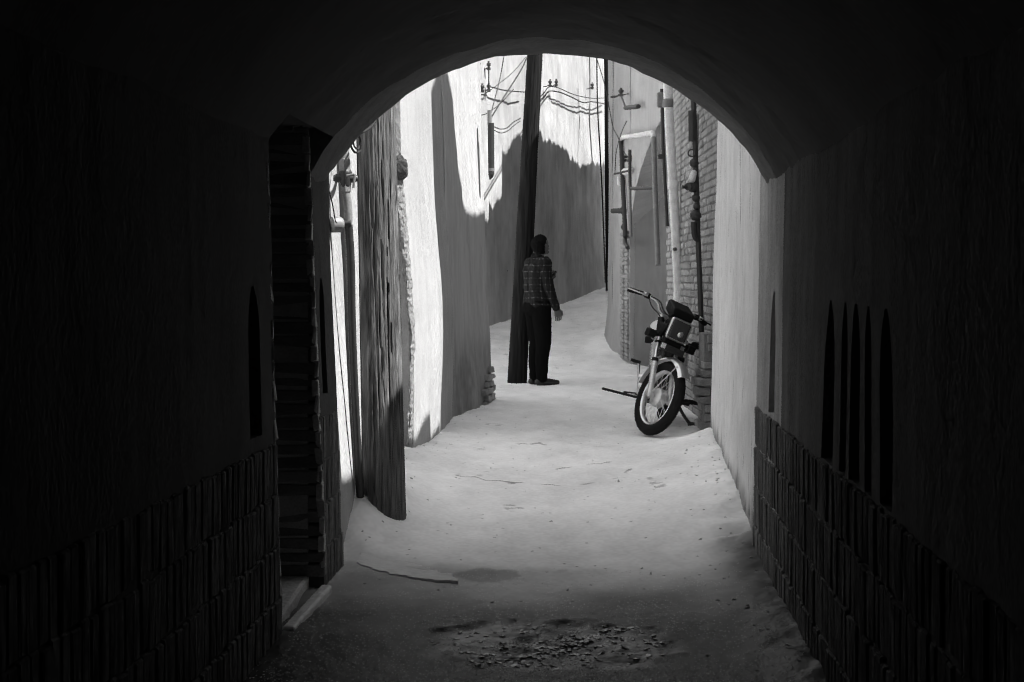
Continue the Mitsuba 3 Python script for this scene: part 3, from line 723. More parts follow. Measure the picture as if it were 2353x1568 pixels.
# ------------------------------------------------------------------ pipes and cables, left
gr_ = thing('gas_riser', 'grey gas pipe with a valve and a capped tee on the sunlit left wall', 'pipe')
Yg = 6.28
part(gr_, 'pipe', tube([at(790, 250, Yg), at(792, 385, Yg)], 0.020, 14), GREYP)
part(gr_, 'pipe', tube([at(795, 440, Yg), at(799, 470, Yg), at(801, 505, Yg), at(797, 518, Yg)], 0.018, 14, 5), GREYP)
d_ = at(793, 400, Yg) - at(792, 380, Yg)
part(gr_, 'union_nut', lathe([(-0.028, 0.026), (-0.026, 0.028), (0.026, 0.028), (0.028, 0.026)], at(792, 380, Yg), d_, 6), GREYP, smooth=False)
part(gr_, 'coupling', lathe([(-0.02, 0.024), (0.02, 0.024)], at(791, 363, Yg), d_, 16), GREYP)
part(gr_, 'valve', cat(tm(m3.Manifold.batch_hull([sball(at(794, 400, Yg), 0.030), sball(at(795, 425, Yg), 0.024)])), lathe([(-0.055, 0.012), (-0.04, 0.02), (0.04, 0.02), (0.055, 0.012)], at(794, 410, Yg), (1, 0.1, 0), 14)), IRON)
part(gr_, 'union_nut', lathe([(-0.022, 0.024), (0.022, 0.024)], at(795, 430, Yg), d_, 6), GREYP, smooth=False)
part(gr_, 'handle', cat(tube([at(797, 404, Yg - .04), at(812, 402, Yg - .05), at(815, 404, Yg - .05), at(812, 432, Yg - .05)], 0.006, 8, 3)), GREYP)
part(gr_, 'tee', lathe([(-0.05, 0.020), (0.02, 0.020)], at(797, 514, Yg), (1, 0, 0.05), 16), IRON)
part(gr_, 'cap', lathe([(0, 0.030), (0.012, 0.036), (0.05, 0.036), (0.055, 0.025)], at(786, 516, Yg), (-0.9, -0.5, -.05), 18), GREYP)
single('drain_hose', tube([at(801, 517, Yg), at(806, 600, Yg + .03), at(809, 750, Yg + .09), at(815, 900, Yg + .18), at(822, 1040, Yg + .28), at(827, 1130, Yg + .36), at(829, 1175, Yg + .40)], 0.0185, 14, 5), IRON,
       'dark pipe running down beside the near wooden pole to the ground', 'pipe')
single('black_cable', cat(tube([at(715, 270, 5.6), at(745, 303, 5.7), at(785, 316, 5.85), at(830, 304, 6.1), at(852, 290, 6.3), at(864, 268, 6.5), at(866, 235, 6.6), at(862, 200, 6.6)], 0.0085, 8, 6),
                          tube([at(790, 316, 5.85), at(830, 300, 6.1), at(856, 280, 6.35), at(866, 250, 6.55), at(867, 215, 6.6)], 0.007, 8, 6)), CABLE,
       'thick black cable looping from the arch to the near wooden pole', 'cable', 'black cables at the near pole')
single('black_cable', cat(tube([at(835, 260, 6.4), at(838, 285, 6.3), at(830, 305, 6.2)], 0.005, 6, 4), tube([at(803, 318, 6.1), at(806, 335, 6.1), at(815, 350, 6.15), at(826, 348, 6.2), at(829, 330, 6.2), at(824, 312, 6.2)], 0.005, 6, 5),
                          tube([at(810, 318, 6.1), at(814, 336, 6.1), at(822, 343, 6.15), at(826, 335, 6.2), at(826, 318, 6.2)], 0.004, 6, 5)), CABLE,
       'thin black cable coiled in a small loop left of the near wooden pole', 'cable', 'black cables at the near pole')
single('black_cable', tube([at(747, 405, 5.98), at(755, 435, 6.0), at(764, 470, 6.05), at(770, 505, 6.08), at(773, 512, 6.1)], 0.003, 6, 5), CABLE, 'thin wire running down the sunlit wall to the capped gas tee', 'cable')

# ------------------------------------------------------------------ pipe, insulators and wires by the far wall
dp = thing('hanging_duct', 'dark metal pipe hanging vertically beside the sunlit wall corner', 'pipe')
Yd = 13.50
part(dp, 'tube', cat(trimesh.util.concatenate([lathe([(0, 0.030), (0.50, 0.031)], at(1129, 402, Yd), at(1128, 285, Yd) - at(1129, 402, Yd), 18)])), GREYP if False else IRON)
part(dp, 'sleeve', lathe([(0, 0.032), (0.03, 0.032)], at(1129, 394, Yd), (0, 0, 1), 18), GREYP)
part(dp, 'sleeve', lathe([(0, 0.022), (0.14, 0.022)], at(1125, 287, Yd), (0, 0, 1), 18), GREYP)
part(dp, 'tip', lathe([(0, 0.030), (0.05, 0.005)], at(1129, 402, Yd), (-0.3, 0, -1), 18), IRON)
def insulator(p, s=1.0):
    ins = thing('insulator', 'dark ceramic insulator', 'insulator', 'insulators carrying the overhead wires')
    part(ins, 'body', lathe([(-0.075 * s, 0.012), (-0.07 * s, 0.034), (-0.03 * s, 0.038), (-0.02 * s, 0.020), (0.0, 0.022), (0.01 * s, 0.040), (0.045 * s, 0.036), (0.055 * s, 0.018), (0.085 * s, 0.016)], p, (0, 0, 1), 14), CERAM)
    part(ins, 'pin', tube([p + [0, 0, -0.02], p + [-0.08, 0.03, -0.06], p + [-0.14, 0.05, -0.06]], 0.010, 6), IRON)
    return ins
INS = [(1100, 150, 24.05, 'upper left one of the four left of the leaning pole'), (1123, 152, 24.6, 'upper right one of the four left of the leaning pole'),
       (1108, 203, 24.2, 'lower left one of the four left of the leaning pole'), (1123, 202, 24.6, 'lower right one of the four left of the leaning pole'),
       (1264, 192, 28.42, 'left one of the pair right of the leaning pole'), (1278, 191, 28.98, 'right one of the pair right of the leaning pole'),
       (1361, 198, 32.3, 'alone beside the long hanging cable at the right'), (1427, 213, 19.3, 'insulator on the grey house above the gas pipes')]
for x, y, Y, lb in INS:
    k_ = insulator(at(x, y, Y), 1.0 if Y > 20 else 0.75)
    labels[k_]['label'] = lb if lb.startswith('insulator') else 'dark ceramic insulator, ' + lb
def wire(pts, r, label, grp='wires strung across the sunlit wall'):
    return single('wire', tube([at(*q) for q in pts], r, 6, 6), CABLE, label, 'wire', grp)
wire([(1162, 105, 17.5), (1150, 175, 18), (1135, 235, 15), (1128, 262, 13.9)], 0.006, 'single wire dropping steeply from the arch to the hanging dark pipe')
wire([(1212, 130, 16.3), (1195, 165, 16), (1160, 220, 15), (1129, 270, 13.9)], 0.008, 'thicker slanting wire from the leaning pole to the hanging dark pipe')
wire([(1208, 132, 16.3), (1180, 165, 17), (1150, 190, 18), (1115, 215, 20), (1085, 225, 22)], 0.004, 'faint wire slanting left from the leaning pole past the insulators')
wire([(1050, 214, 13.0), (1065, 208, 13.2), (1080, 200, 13.4), (1090, 185, 13.6), (1096, 172, 13.7)], 0.006, 'upper sagging wire on the wall left of the insulators')
wire([(1050, 222, 13.0), (1066, 217, 13.2), (1081, 208, 13.4), (1093, 186, 13.6), (1097, 174, 13.7)], 0.004, 'lower sagging wire on the wall left of the insulators')
wire([(1040, 128, 12.8), (1043, 150, 12.85), (1047, 200, 12.9), (1048, 215, 12.9)], 0.004, 'thin vertical wire near the left end of the arch opening')
wire([(1068, 120, 13.2), (1078, 150, 13.3), (1090, 172, 13.5), (1098, 180, 13.7)], 0.004, 'thin curved wire hanging left of the upper insulators')
wire([(1080, 118, 13.4), (1087, 138, 13.5), (1097, 160, 13.7)], 0.004, 'short curved wire hanging beside the upper insulators')
wire([(1123, 155, 24.5), (1123, 200, 24.5)], 0.012, 'straight tie wire between the upper and lower right insulators')
wire([(1100, 215, 24.0), (1112, 218, 24.3), (1122, 208, 24.5), (1126, 200, 24.6), (1160, 208, 25.5), (1206, 212, 26.8)], 0.012, 'sagging wire from the lower insulators to the leaning pole')
wire([(1105, 265, 14.0), (1120, 260, 15), (1150, 238, 16), (1180, 205, 16.2)], 0.005, 'wire rising from the sunlit corner towards the leaning pole')
wire([(1136, 292, 14.2), (1150, 297, 15), (1165, 294, 15.6), (1180, 281, 16), (1196, 272, 16.3)], 0.006, 'upper of the two sagging wires from the hanging pipe to the leaning pole')
wire([(1136, 300, 14.2), (1152, 306, 15), (1168, 300, 15.6), (1182, 288, 16), (1196, 278, 16.3)], 0.005, 'lower of the two sagging wires from the hanging pipe to the leaning pole')
def yw(x): return 29.0 + (x - 1275) * 0.04 - 0.16
def wallrun(pts): return [(x, y, yw(x)) for x, y in pts]
wire([(1236, 234, 16.4), (1250, 224, 22)] + wallrun([(1262, 210), (1285, 212), (1310, 222), (1340, 236), (1360, 234), (1395, 240)]), 0.014, 'dark sagging wire right of the leaning pole at the height of the insulator pair')
wire([(1236, 228, 16.4), (1250, 214, 22)] + wallrun([(1262, 200), (1282, 202), (1320, 218), (1360, 226), (1395, 225)]), 0.010, 'fainter upper sagging wire right of the leaning pole at the insulator pair')
wire([(1371, 100, 31.5), (1373, 240, 31.5), (1379, 350, 31.5), (1384, 450, 31.6), (1388, 560, 31.7), (1391, 650, 31.8)], 0.018, 'long dark cable hanging down the far wall just left of the slim pole')
wire([(1370, 130, 31.4), (1388, 190, 31.5), (1396, 230, 31.6)], 0.010, 'short stay wire slanting to the slim pole near the arch')
wire([(1396, 225, 21.3), (1408, 290, 20.3), (1420, 315, 19.6), (1432, 345, 19.2), (1442, 362, 18.9)], 0.007, 'slanting wire from the slim pole to the gas pipes of the grey house')
wire([(1440, 278, 19.1), (1430, 300, 19.3), (1424, 318, 19.5), (1416, 350, 19.8), (1413, 400, 20.0)], 0.006, 'curving wire dangling left of the gas pipes of the grey house')
wire([(1404, 222, 20.9), (1427, 219, 19.3), (1444, 216, 18.7)], 0.007, 'short wire through the insulator on the grey house')

# ------------------------------------------------------------------ gas pipes on the right
fr = thing('gas_pipe_frame', 'pale bent gas pipe frame with valves on the grey mud house', 'pipe')
Ya, Yb = 19.35, 17.6
part(fr, 'top_pipe', tube([atw(1426, 330), atw(1427, 320), atw(1434, 315), atw(1465, 311), atw(1494, 306), atw(1500, 308), atw(1502, 318)], 0.030, 12, 4), PALEP)
part(fr, 'down_pipe', tube([atw(1502, 316), atw(1505, 430), atw(1512, 610)], 0.028, 12), GREYP)
part(fr, 'down_pipe', tube([atw(1427, 322), atw(1430, 400), atw(1434, 480), atw(1437, 545)], 0.032, 12), IRON)
part(fr, 'cross_pipe', tube([atw(1447, 345), atw(1448, 425), atw(1453, 433), atw(1470, 433), atw(1504, 431)], 0.022, 10, 4), IRON)
part(fr, 'down_pipe', tube([atw(1447, 433), atw(1450, 545)], 0.020, 10), GREYP)
part(fr, 'valve', cat(tube([at(1407, 485, 19.6), at(1450, 484, 19.3)], 0.036, 10), tm(sball(at(1432, 484, 19.45), 0.055))), IRON)
part(fr, 'valve', cat(tm(sball(at(1435, 522, 19.4), 0.050)), tube([at(1429, 522, 19.4), at(1443, 522, 19.4)], 0.03, 10)), IRON)
part(fr, 'regulator', tm(m3.Manifold.batch_hull([sball(at(1436, 395, 19.3), 0.05), sball(at(1450, 392, 18.5), 0.04)])), PALEP)
part(fr, 'hose', tube([atw(1436, 540), atw(1438, 560), atw(1443, 570)], 0.026, 10, 3), IRON)
part(fr, 'meter', tm(rbox(at(1430, 415, 19.5), (0.14, 0.08, 0.14), 0.02)), PALEP)
part(fr, 'bracket', tube([at(1412, 400, 19.9), at(1447, 392, 18.1)], 0.014, 8), IRON)
br_ = thing('wall_bracket', 'small dark iron bracket on the grey house below the insulator', 'bracket')
part(br_, 'arm', tube([atw(1437, 248, 1.50), atw(1467, 245, 1.56)], 0.030, 8), IRON)
part(br_, 'stay', tube([atw(1428, 222, 1.50), atw(1434, 238, 1.50), atw(1437, 247, 1.50)], 0.012, 8), IRON)
dn = thing('drainpipe', 'thick white drainpipe running down the brick wall behind the motorcycle', 'drainpipe')
def bwx(Y): return np.interp(Y, [10.7, 11.7, 14.75], [1.612, 1.615, 1.635])
Yw = 13.45
part(dn, 'pipe', tube([at(1532, 150, Yw), at(1539, 300, Yw), at(1548, 450, Yw), at(1554, 560, Yw), at(1561, 700, Yw), at(1566, 800, Yw), at(1566, 840, Yw)], 0.046, 18), WHITEP)
for (x, y) in ((1535, 238), (1547, 425), (1560, 680)):
    part(dn, 'collar', lathe([(-0.04, 0.050), (-0.035, 0.053), (0.035, 0.053), (0.04, 0.050)], at(x, y, Yw), (0.02, 0, 1), 18), WHITEP if y != 238 else GREYP)
part(dn, 'clamp', tube([at(1556, 573, Yw - .02), at(1549, 573, Yw - .05)], 0.018, 8), IRON)
# gas valves on the brick wall near the plaster wall
gv_ = thing('gas_valve_pipe', 'dark gas pipe with valves running down the brick wall next to the bright right wall', 'pipe')
Yv = 11.25
part(gv_, 'pipe', tube([at(1592, 190, Yv), at(1596, 300, Yv), at(1600, 420, Yv), at(1604, 550, Yv), at(1608, 650, Yv), at(1613, 800, Yv), at(1615, 850, Yv)], 0.022, 12), IRON)
part(gv_, 'sleeve', tube([at(1590, 255, Yv), at(1591, 325, Yv)], 0.032, 12), IRON)
part(gv_, 'pipe', tube([at(1603, 262, Yv + .1), at(1603, 330, Yv + .1), at(1600, 350, Yv + .1)], 0.010, 8), GREYP)
part(gv_, 'valve', cat(tm(sball(at(1592, 430, Yv - .02), 0.045)), tube([at(1568, 430, Yv - .06), at(1586, 430, Yv - .04)], 0.014, 8), lathe([(0, 0.032), (0.05, 0.032)], at(1588, 430, Yv - .02), (-.6, -.8, 0), 12)), IRON)
part(gv_, 'regulator', tm(m3.Manifold.batch_hull([sball(at(1590, 412, Yv - .05), 0.030), sball(at(1594, 398, Yv - .05), 0.026)])), PALEP)
part(gv_, 'valve', cat(tm(sball(at(1598, 495, Yv - .02), 0.046)), tube([at(1588, 500, Yv - .03), at(1611, 495, Yv - .03)], 0.02, 8)), IRON)
for q in ((1595, 375, .038), (1599, 455, .034), (1601, 475, .030)): part(gv_, 'joint', tm(sball(at(q[0], q[1], Yv - .01), q[2])), IRON)
part(gv_, 'elbow', tube([at(1593, 510, Yv - .04), at(1594, 535, Yv - .04), at(1598, 548, Yv - .03), at(1606, 553, Yv)], 0.020, 10, 4), IRON)
part(gv_, 'ring', torus(0.028, 0.006, at(1589, 352, Yv - .03), (0.3, 1, 0), 20, 6), IRON)
el = thing('conduit', 'thin dark conduit on the left edge of the brick wall beside the drainpipe', 'pipe')
part(el, 'tube', tube([at(1521, 205, 14.4), at(1523, 330, 14.4), at(1531, 480, 14.4), at(1533, 520, 14.4)], 0.020, 8), IRON)
part(el, 'junction', tm(rbox(at(1519, 360, 14.4), (0.07, 0.05, 0.05), 0.015)), IRON)
part(el, 'cap', tm(rbox(at(1518, 230, 14.4), (0.08, 0.06, 0.16), 0.02)), GREYP)

# ------------------------------------------------------------------ motorcycle (x forward, y to its left, z up; front axle above the origin)
LEAN, STEER, HEAD = math.radians(6.8), math.radians(37), math.radians(-10.0)
RK = math.radians(27)
SAX = np.array([-math.sin(RK), 0, math.cos(RK)])          # steering axis, pointing up
SPT = np.array([-0.345, 0, 0.88])
def rot(axis, ang):
    return trimesh.transformations.rotation_matrix(ang, axis)
MS_ = trimesh.transformations.rotation_matrix(STEER, SAX, SPT)
fw, lf = np.array([math.sin(HEAD), -math.cos(HEAD), 0]), np.array([math.cos(HEAD), math.sin(HEAD), 0])
MB = np.eye(4); MB[:3, 0], MB[:3, 1], MB[:3, 2] = fw, lf, [0, 0, 1]
MB = MB @ rot([1, 0, 0], -LEAN)
ring = np.array([[0.295 * math.cos(a_), 0, 0.30 + 0.295 * math.sin(a_), 1] for a_ in np.linspace(0, 2 * PI, 200)])
wr = (MB @ MS_ @ ring.T).T[:, :3]
low = wr[np.argmin(wr[:, 2])]
tgt = np.array([(1487 - CX) * 10.55 / FOC, 10.55]); tgt = np.append(tgt, gz(*tgt) + 0.004)
TR = np.eye(4); TR[:3, 3] = tgt - low - np.array([0, 0, -0.010])
WB, WS = TR @ MB, TR @ MB @ MS_
bike = thing('motorcycle', 'small old motorcycle leaning on its side stand, front wheel turned, by the brick wall', 'motorcycle')
def bp(name, mesh, bsdf, M=WB, smooth=35, label=None, holder=None):
    mesh = tm(mesh) if hasattr(mesh, 'to_mesh') else mesh.copy()
    mesh.apply_transform(M)
    return part(bike if holder is None else bike + '__' + holder, name, mesh, bsdf, smooth, label)
def V(*a): return np.array(a, float)
def wheel(holder, c, M, R, w, label):
    prof = []
    n = 14
    ty = torus(R - w * 0.52, w * 0.52, c, (0, 1, 0), 64, n)
    v = ty.vertices.copy()                                   # tread blocks
    an = np.arctan2(v[:, 2] - c[2], v[:, 0] - c[0]); rad = np.hypot(v[:, 2] - c[2], v[:, 0] - c[0])
    out = rad > R - 0.25 * w
    k = 1 - 0.012 * (np.sin(an * 32 + np.sign(v[:, 1] - c[1]) * 1.5) > 0.3) * out
    v[:, 0] = c[0] + (v[:, 0] - c[0]) * k; v[:, 2] = c[2] + (v[:, 2] - c[2]) * k
    ty.vertices = v
    bp('tyre', ty, RUBBER, M, 40, holder=holder)
    ri = R - w * 1.02
    rp = [(-0.026, ri + 0.004), (-0.028, ri - 0.002), (-0.020, ri - 0.012), (0.0, ri - 0.020), (0.020, ri - 0.012), (0.028, ri - 0.002), (0.026, ri + 0.004), (0.0, ri + 0.006), (-0.026, ri + 0.004)]
    bp('rim', lathe(rp, c, (0, 1, 0), 72), CHROME, M, 50, holder=holder)
    bp('hub', lathe([(-0.055, 0.0), (-0.055, 0.030), (-0.045, 0.062), (-0.035, 0.072), (0.020, 0.072), (0.028, 0.045), (0.055, 0.020), (0.060, 0.0)], c, (0, 1, 0), 36), ALLOY, M, 40, holder=holder)
    bp('axle', tube([c + V(0, -0.10, 0), c + V(0, 0.10, 0)], 0.010, 10), IRON, M, holder=holder)
    for i_ in range(32):
        a0 = 2 * PI * i_ / 32; sd = 1 if i_ % 2 else -1
        a1 = a0 + (0.42 if (i_ // 2) % 2 else -0.42)
        p0 = c + V(0.055 * math.cos(a0), sd * 0.028, 0.055 * math.sin(a0)); p1 = c + V((ri - 0.014) * math.cos(a1), sd * 0.006, (ri - 0.014) * math.sin(a1))
        bp('spoke', tube([p0, p1], 0.0017, 5), CHROME, M, holder=holder)
FA, RA = V(0, 0, 0.30), V(-1.22, 0, 0.30)
wheel('front_wheel', FA, WS, 0.295, 0.079, None)
wheel('rear_wheel', RA, WB, 0.298, 0.086, None)
# fork
off = 0.045
def fk(y, h): return FA + SAX * h + V(0, y, 0)
for s in (-1, 1):
    y = 0.092 * s
    bp('fork_slider', cat(tube([fk(y, -0.02), fk(y, 0.0), fk(y, 0.27), fk(y, 0.275)], [0.020, 0.024, 0.023, 0.025], 18), tube([fk(y, 0.0) + V(0.0, -0.03 * s, 0), fk(y, 0.0) + V(0, 0.018 * s, 0)], 0.018, 12)), ALLOY, WS)
    bp('dust_seal', tube([fk(y, 0.272), fk(y, 0.300)], 0.026, 16), BLACKP, WS)
    bp('fork_tube', tube([fk(y, 0.29), fk(y, 0.66)], 0.0155, 16), CHROME, WS)
    bp('fork_cover', tube([fk(y, 0.46), fk(y, 0.645)], 0.027, 16), BLACKP, WS)
    bp('clamp_ring', tube([fk(y, 0.445), fk(y, 0.475)], 0.029, 16), CHROME, WS)
tA, tB = FA + SAX * 0.655, FA + SAX * 0.455
bp('triple_clamp', m3.Manifold.batch_hull([sball(tA + V(0, -0.092, 0), 0.026, 12), sball(tA + V(0, 0.092, 0), 0.026, 12), sball(tA + V(-0.05, 0, 0), 0.03, 12)]), ALLOY, WS)
bp('triple_clamp', m3.Manifold.batch_hull([sball(tB + V(0, -0.092, 0), 0.028, 12), sball(tB + V(0, 0.092, 0), 0.028, 12), sball(tB + V(-0.05, 0, 0), 0.03, 12)]), BLACKP, WS)
bp('steering_stem', tube([tB + V(-.045, 0, -.02), tA + V(-.045, 0, 0.02)], 0.026, 14), IRON, WS)
# front mudguard: a chrome strip round the tyre
def mudguard(c, R, w, a0, a1, depth=0.016, n=40, m=9, thick=0.0025):
    A = np.radians(np.linspace(a0, a1, n)); U = np.linspace(-1, 1, m)
    Ag, Ug = np.meshgrid(A, U, indexing='ij')
    def s(dr_):
        r = R - depth * Ug ** 2 * 1.6 + dr_
        return np.stack([c[0] + r * np.cos(Ag), c[1] + w * np.sin(Ug * 1.25) / math.sin(1.25), c[2] + r * np.sin(Ag)], -1)
    return grid_solid(s(0), s(-thick))
bp('front_mudguard', mudguard(FA, 0.330, 0.056, 42, 172, 0.020), CHROME, WS, 60)
for s in (-1, 1):
    for a_ in (62, 118):
        e = FA + V(0.318 * math.cos(math.radians(a_)), 0.055 * s, 0.318 * math.sin(math.radians(a_)))
        bp('mudguard_stay', tube([FA + V(0, 0.088 * s, 0.02), e], 0.004, 6), CHROME, WS)
# headlamp, number bracket, horn, dials, indicators
hl = FA + SAX * 0.60 + V(0.105, 0, 0.0)
bp('headlamp', m3.Manifold.batch_hull([sball(hl + V(0.02, s * 0.070, q * 0.062), 0.024, 14) for s in (-1, 1) for q in (-1, 1)] + [sball(hl + V(-0.10, s * 0.03, q * 0.03), 0.03, 12) for s in (-1, 1) for q in (-1, 1)]), BLACKP, WS)
fr_o = m3.Manifold.batch_hull([sball(hl + V(0.035, s * 0.070, q * 0.062), 0.027, 14) for s in (-1, 1) for q in (-1, 1)]) ^ m3.Manifold.cube([0.022, 0.4, 0.4], True).translate((hl + V(0.040, 0, 0)).tolist())
fr_i = m3.Manifold.batch_hull([sball(hl + V(0.035, s * 0.066, q * 0.058), 0.022, 14) for s in (-1, 1) for q in (-1, 1)]) ^ m3.Manifold.cube([0.1, 0.4, 0.4], True).translate((hl + V(0.040, 0, 0)).tolist())
bp('rim', fr_o - fr_i, CHROME, WS, holder='headlamp')
le = m3.Manifold.batch_hull([sball(hl + V(0.030, s * 0.066, q * 0.058), 0.022, 14) for s in (-1, 1) for q in (-1, 1)] + [sball(hl + V(0.040, 0, 0), 0.022, 16)])
bp('lens', le, LENS, WS, holder='headlamp')
bp('lens_spot', m3.Manifold.sphere(0.034, 24).translate((hl + V(0.036, 0.018, -0.024)).tolist()), REFL, WS, holder='headlamp')  # added mirror ball drawing the bright spot in the lens
for s in (-1, 1):
    bp('headlamp_ear', m3.Manifold.batch_hull([sball(FA + SAX * 0.50 + V(0.01, 0.094 * s, 0), 0.024, 10), sball(FA + SAX * 0.60 + V(0.01, 0.094 * s, 0), 0.022, 10), sball(hl + V(0, 0.092 * s, 0), 0.012, 10)]), BLACKP, WS)
    q = FA + SAX * 0.505 + V(0.045, 0.19 * s, -0.015)
    bp('indicator', cat(tm(rbox(q, (0.062, 0.072, 0.066), 0.012)), tube([q, FA + SAX * 0.505 + V(0.02, 0.09 * s, 0)], 0.009, 8)), BLACKP, WS)
    q2 = q + V(0.0, -0.05 * s, -0.115)
    if s == 1: bp('horn', cat(tm(rbox(q2, (0.05, 0.07, 0.08), 0.014)), tube([q2, tB + V(0, .06, -.01)], 0.010, 8)), BLACKP, WS)
npq = FA + SAX * 0.435 + V(0.085, 0, -0.01)
bp('number_bracket', m3.Manifold.batch_hull([sball(npq + V(0, s * 0.105, q * 0.020), 0.007, 10) for s in (-1, 1) for q in (-1, 1)]), IRON, WS)
bp('reflector', tm(rbox(npq + V(0.008, -0.088, 0.006), (0.012, 0.040, 0.040), 0.004)), WHITEP, WS)
bp('fork_shroud', tm(rbox(tB + V(0.045, 0, 0.02), (0.05, 0.17, 0.13), 0.02)), BLACKP, WS)
dc = FA + SAX * 0.712 + V(0.10, 0, 0.03)
bp('instrument_case', m3.Manifold.batch_hull([sball(dc + V(0.045, s * 0.085, -0.045), 0.016, 12) for s in (-1, 1)] + [sball(dc + V(0.060, s * 0.085, 0.012), 0.016, 12) for s in (-1, 1)] + [sball(dc + V(-0.06, s * 0.080, 0.060), 0.016, 12) for s in (-1, 1)] + [sball(dc + V(-0.06, s * 0.080, 0.0), 0.016, 12) for s in (-1, 1)]), BLACKP, WS)
# handlebar
hb = FA + SAX * 0.69 + V(-0.015, 0, 0)
hp = [hb + V(-0.01, y, dz) + V(dx, 0, 0) for y, dz, dx in ((-0.055, 0.0, 0), (-0.105, 0.015, 0.0), (-0.15, 0.060, 0.0), (-0.20, 0.080, -0.015), (-0.27, 0.080, -0.06), (-0.385, 0.065, -0.105))]
full = hp[::-1] + [p * V(1, -1, 1) for p in hp]
bp('handlebar', tube(full, 0.0115, 12, 6), CHROME, WS)
for s in (-1, 1):
    g0, g1 = (hp[4] + (hp[5] - hp[4]) * 0.05) * V(1, -s if s == -1 else 1, 1), hp[5]
    m_ = V(1, 1, 1) if s == -1 else V(1, -1, 1)
    a0, a1 = hp[4] * m_, hp[5] * m_
    bp('grip', tube([a0, a0 + (a1 - a0) * .04, a0 + (a1 - a0) * .96, a1], [0.017, 0.0185, 0.0185, 0.017], 14), BLACKP, WS)
    c0 = (hp[3] * 0.45 + hp[4] * 0.55) * m_
    bp('switch_box', tm(rbox(c0 + V(0, 0, 0.0), (0.045, 0.045, 0.045), 0.010)), BLACKP, WS)
    bp('lever_perch', tm(rbox(c0 + V(0.025, 0.03 * s, 0.004), (0.04, 0.03, 0.028), 0.006)), CHROME, WS)
    bp('lever', tube([c0 + V(0.045, 0.02 * s, 0.0), c0 + V(0.035, 0.08 * s, -0.004), c0 + V(-0.02, 0.17 * s, -0.008)], 0.006, 8, 4), ALLOY if s < 0 else BLACKP, WS)
    bp('control_cable', tube([c0 + V(0.04, -0.01 * s, 0.004), c0 + V(0.075, -0.08 * s, -0.005), c0 + V(0.085, -0.14 * s, -0.06), tA + V(0.04, 0.03 * s, 0.0), tB + V(-0.02, 0.03 * s, 0)], 0.005, 8, 6), CABLE, WS)
bp('control_cable', tube([hp[4] + V(0.02, 0.05, -0.01), hp[4] + V(0.05, 0.10, -0.07), hp[2] + V(0.06, 0.04, -0.10), tB + V(0, -0.03, 0)], 0.004, 8, 6), CABLE, WS)
# frame, tank, seat
bp('frame', cat(tube([SPT + V(0.02, 0, -0.16), V(-0.40, 0, 0.58), V(-0.46, 0, 0.30), V(-0.52, 0, 0.24)], 0.019, 12, 5), tube([SPT + V(-0.02, 0, -.04), V(-0.65, 0, 0.74), V(-0.95, 0, 0.68), V(-1.30, 0, 0.72)], 0.020, 12, 5), tube([V(-0.80, 0, 0.70), V(-0.82, 0, 0.45), V(-0.80, 0, 0.26)], 0.018, 10, 4)), IRON)
def tank_shape(sc):
    pts = [(V(-0.43, 0, 0.795), 0.075), (V(-0.43, 0.05, 0.755), 0.07), (V(-0.43, -0.05, 0.755), 0.07), (V(-0.60, 0.07, 0.780), 0.090), (V(-0.60, -0.07, 0.780), 0.090), (V(-0.80, 0.03, 0.745), 0.06), (V(-0.80, -0.03, 0.745), 0.06)]
    return m3.Manifold.batch_hull([sball(p, r * sc, 24) for p, r in pts])
bp('fuel_tank', tank_shape(1.0), TANKW)
side = tank_shape(1.012) ^ (m3.Manifold.cube([0.24, 0.5, 0.085], True).rotate([0, 8, 0]).translate([-0.50, 0, 0.755]))
bp('stripe', side, TANK, holder='fuel_tank')
bp('cap', lathe([(0, 0.034), (0.018, 0.034), (0.022, 0.026)], V(-0.56, 0, 0.870), (0, 0, 1), 24), CHROME, holder='fuel_tank')
bp('seat', m3.Manifold.batch_hull([sball(V(-0.86, s * 0.08, 0.78), 0.045, 14) for s in (-1, 1)] + [sball(V(-1.40, s * 0.09, 0.80), 0.045, 14) for s in (-1, 1)] + [sball(V(-1.1, s * 0.10, 0.76), 0.04, 14) for s in (-1, 1)]), VINYL)
for s in (-1, 1):
    bp('side_cover', m3.Manifold.batch_hull([sball(V(x, s * 0.10, z), 0.02, 10) for x, z in ((-0.78, 0.66), (-1.02, 0.66), (-0.84, 0.44), (-0.95, 0.46))]), TANKW)
    bp('shock_absorber', cat(tube([V(-1.22, s * 0.14, 0.34), V(-1.10, s * 0.13, 0.70)], 0.016, 10), *[torus(0.026, 0.005, V(-1.22, s * .14, .34) + (V(-1.10, s * .13, .70) - V(-1.22, s * .14, .34)) * k, V(.12, 0, .36), 18, 6) for k in np.linspace(0.25, 0.85, 10)]), CHROME)
    bp('swing_arm', tube([V(-0.80, s * 0.09, 0.32), V(-1.25, s * 0.11, 0.30)], 0.018, 10), IRON)
    bp('indicator', cat(tm(rbox(V(-1.36, s * 0.20, 0.66), (0.06, 0.07, 0.06), 0.012)), tube([V(-1.36, s * 0.2, 0.66), V(-1.34, 0, 0.68)], 0.009, 8)), BLACKP)
    bp('footpeg', cat(tube([V(-0.72, s * 0.12, 0.235), V(-0.71, s * 0.30, 0.235)], 0.013, 10), tube([V(-0.715, s * 0.19, 0.235), V(-0.71, s * 0.31, 0.235)], 0.019, 10)), BLACKP)
bp('rear_mudguard', mudguard(RA, 0.335, 0.065, 20, 175, 0.02), CHROME, smooth=60)
bp('tail_lamp', tm(rbox(V(-1.58, 0, 0.62), (0.06, 0.14, 0.09), 0.02)), BLACKP)
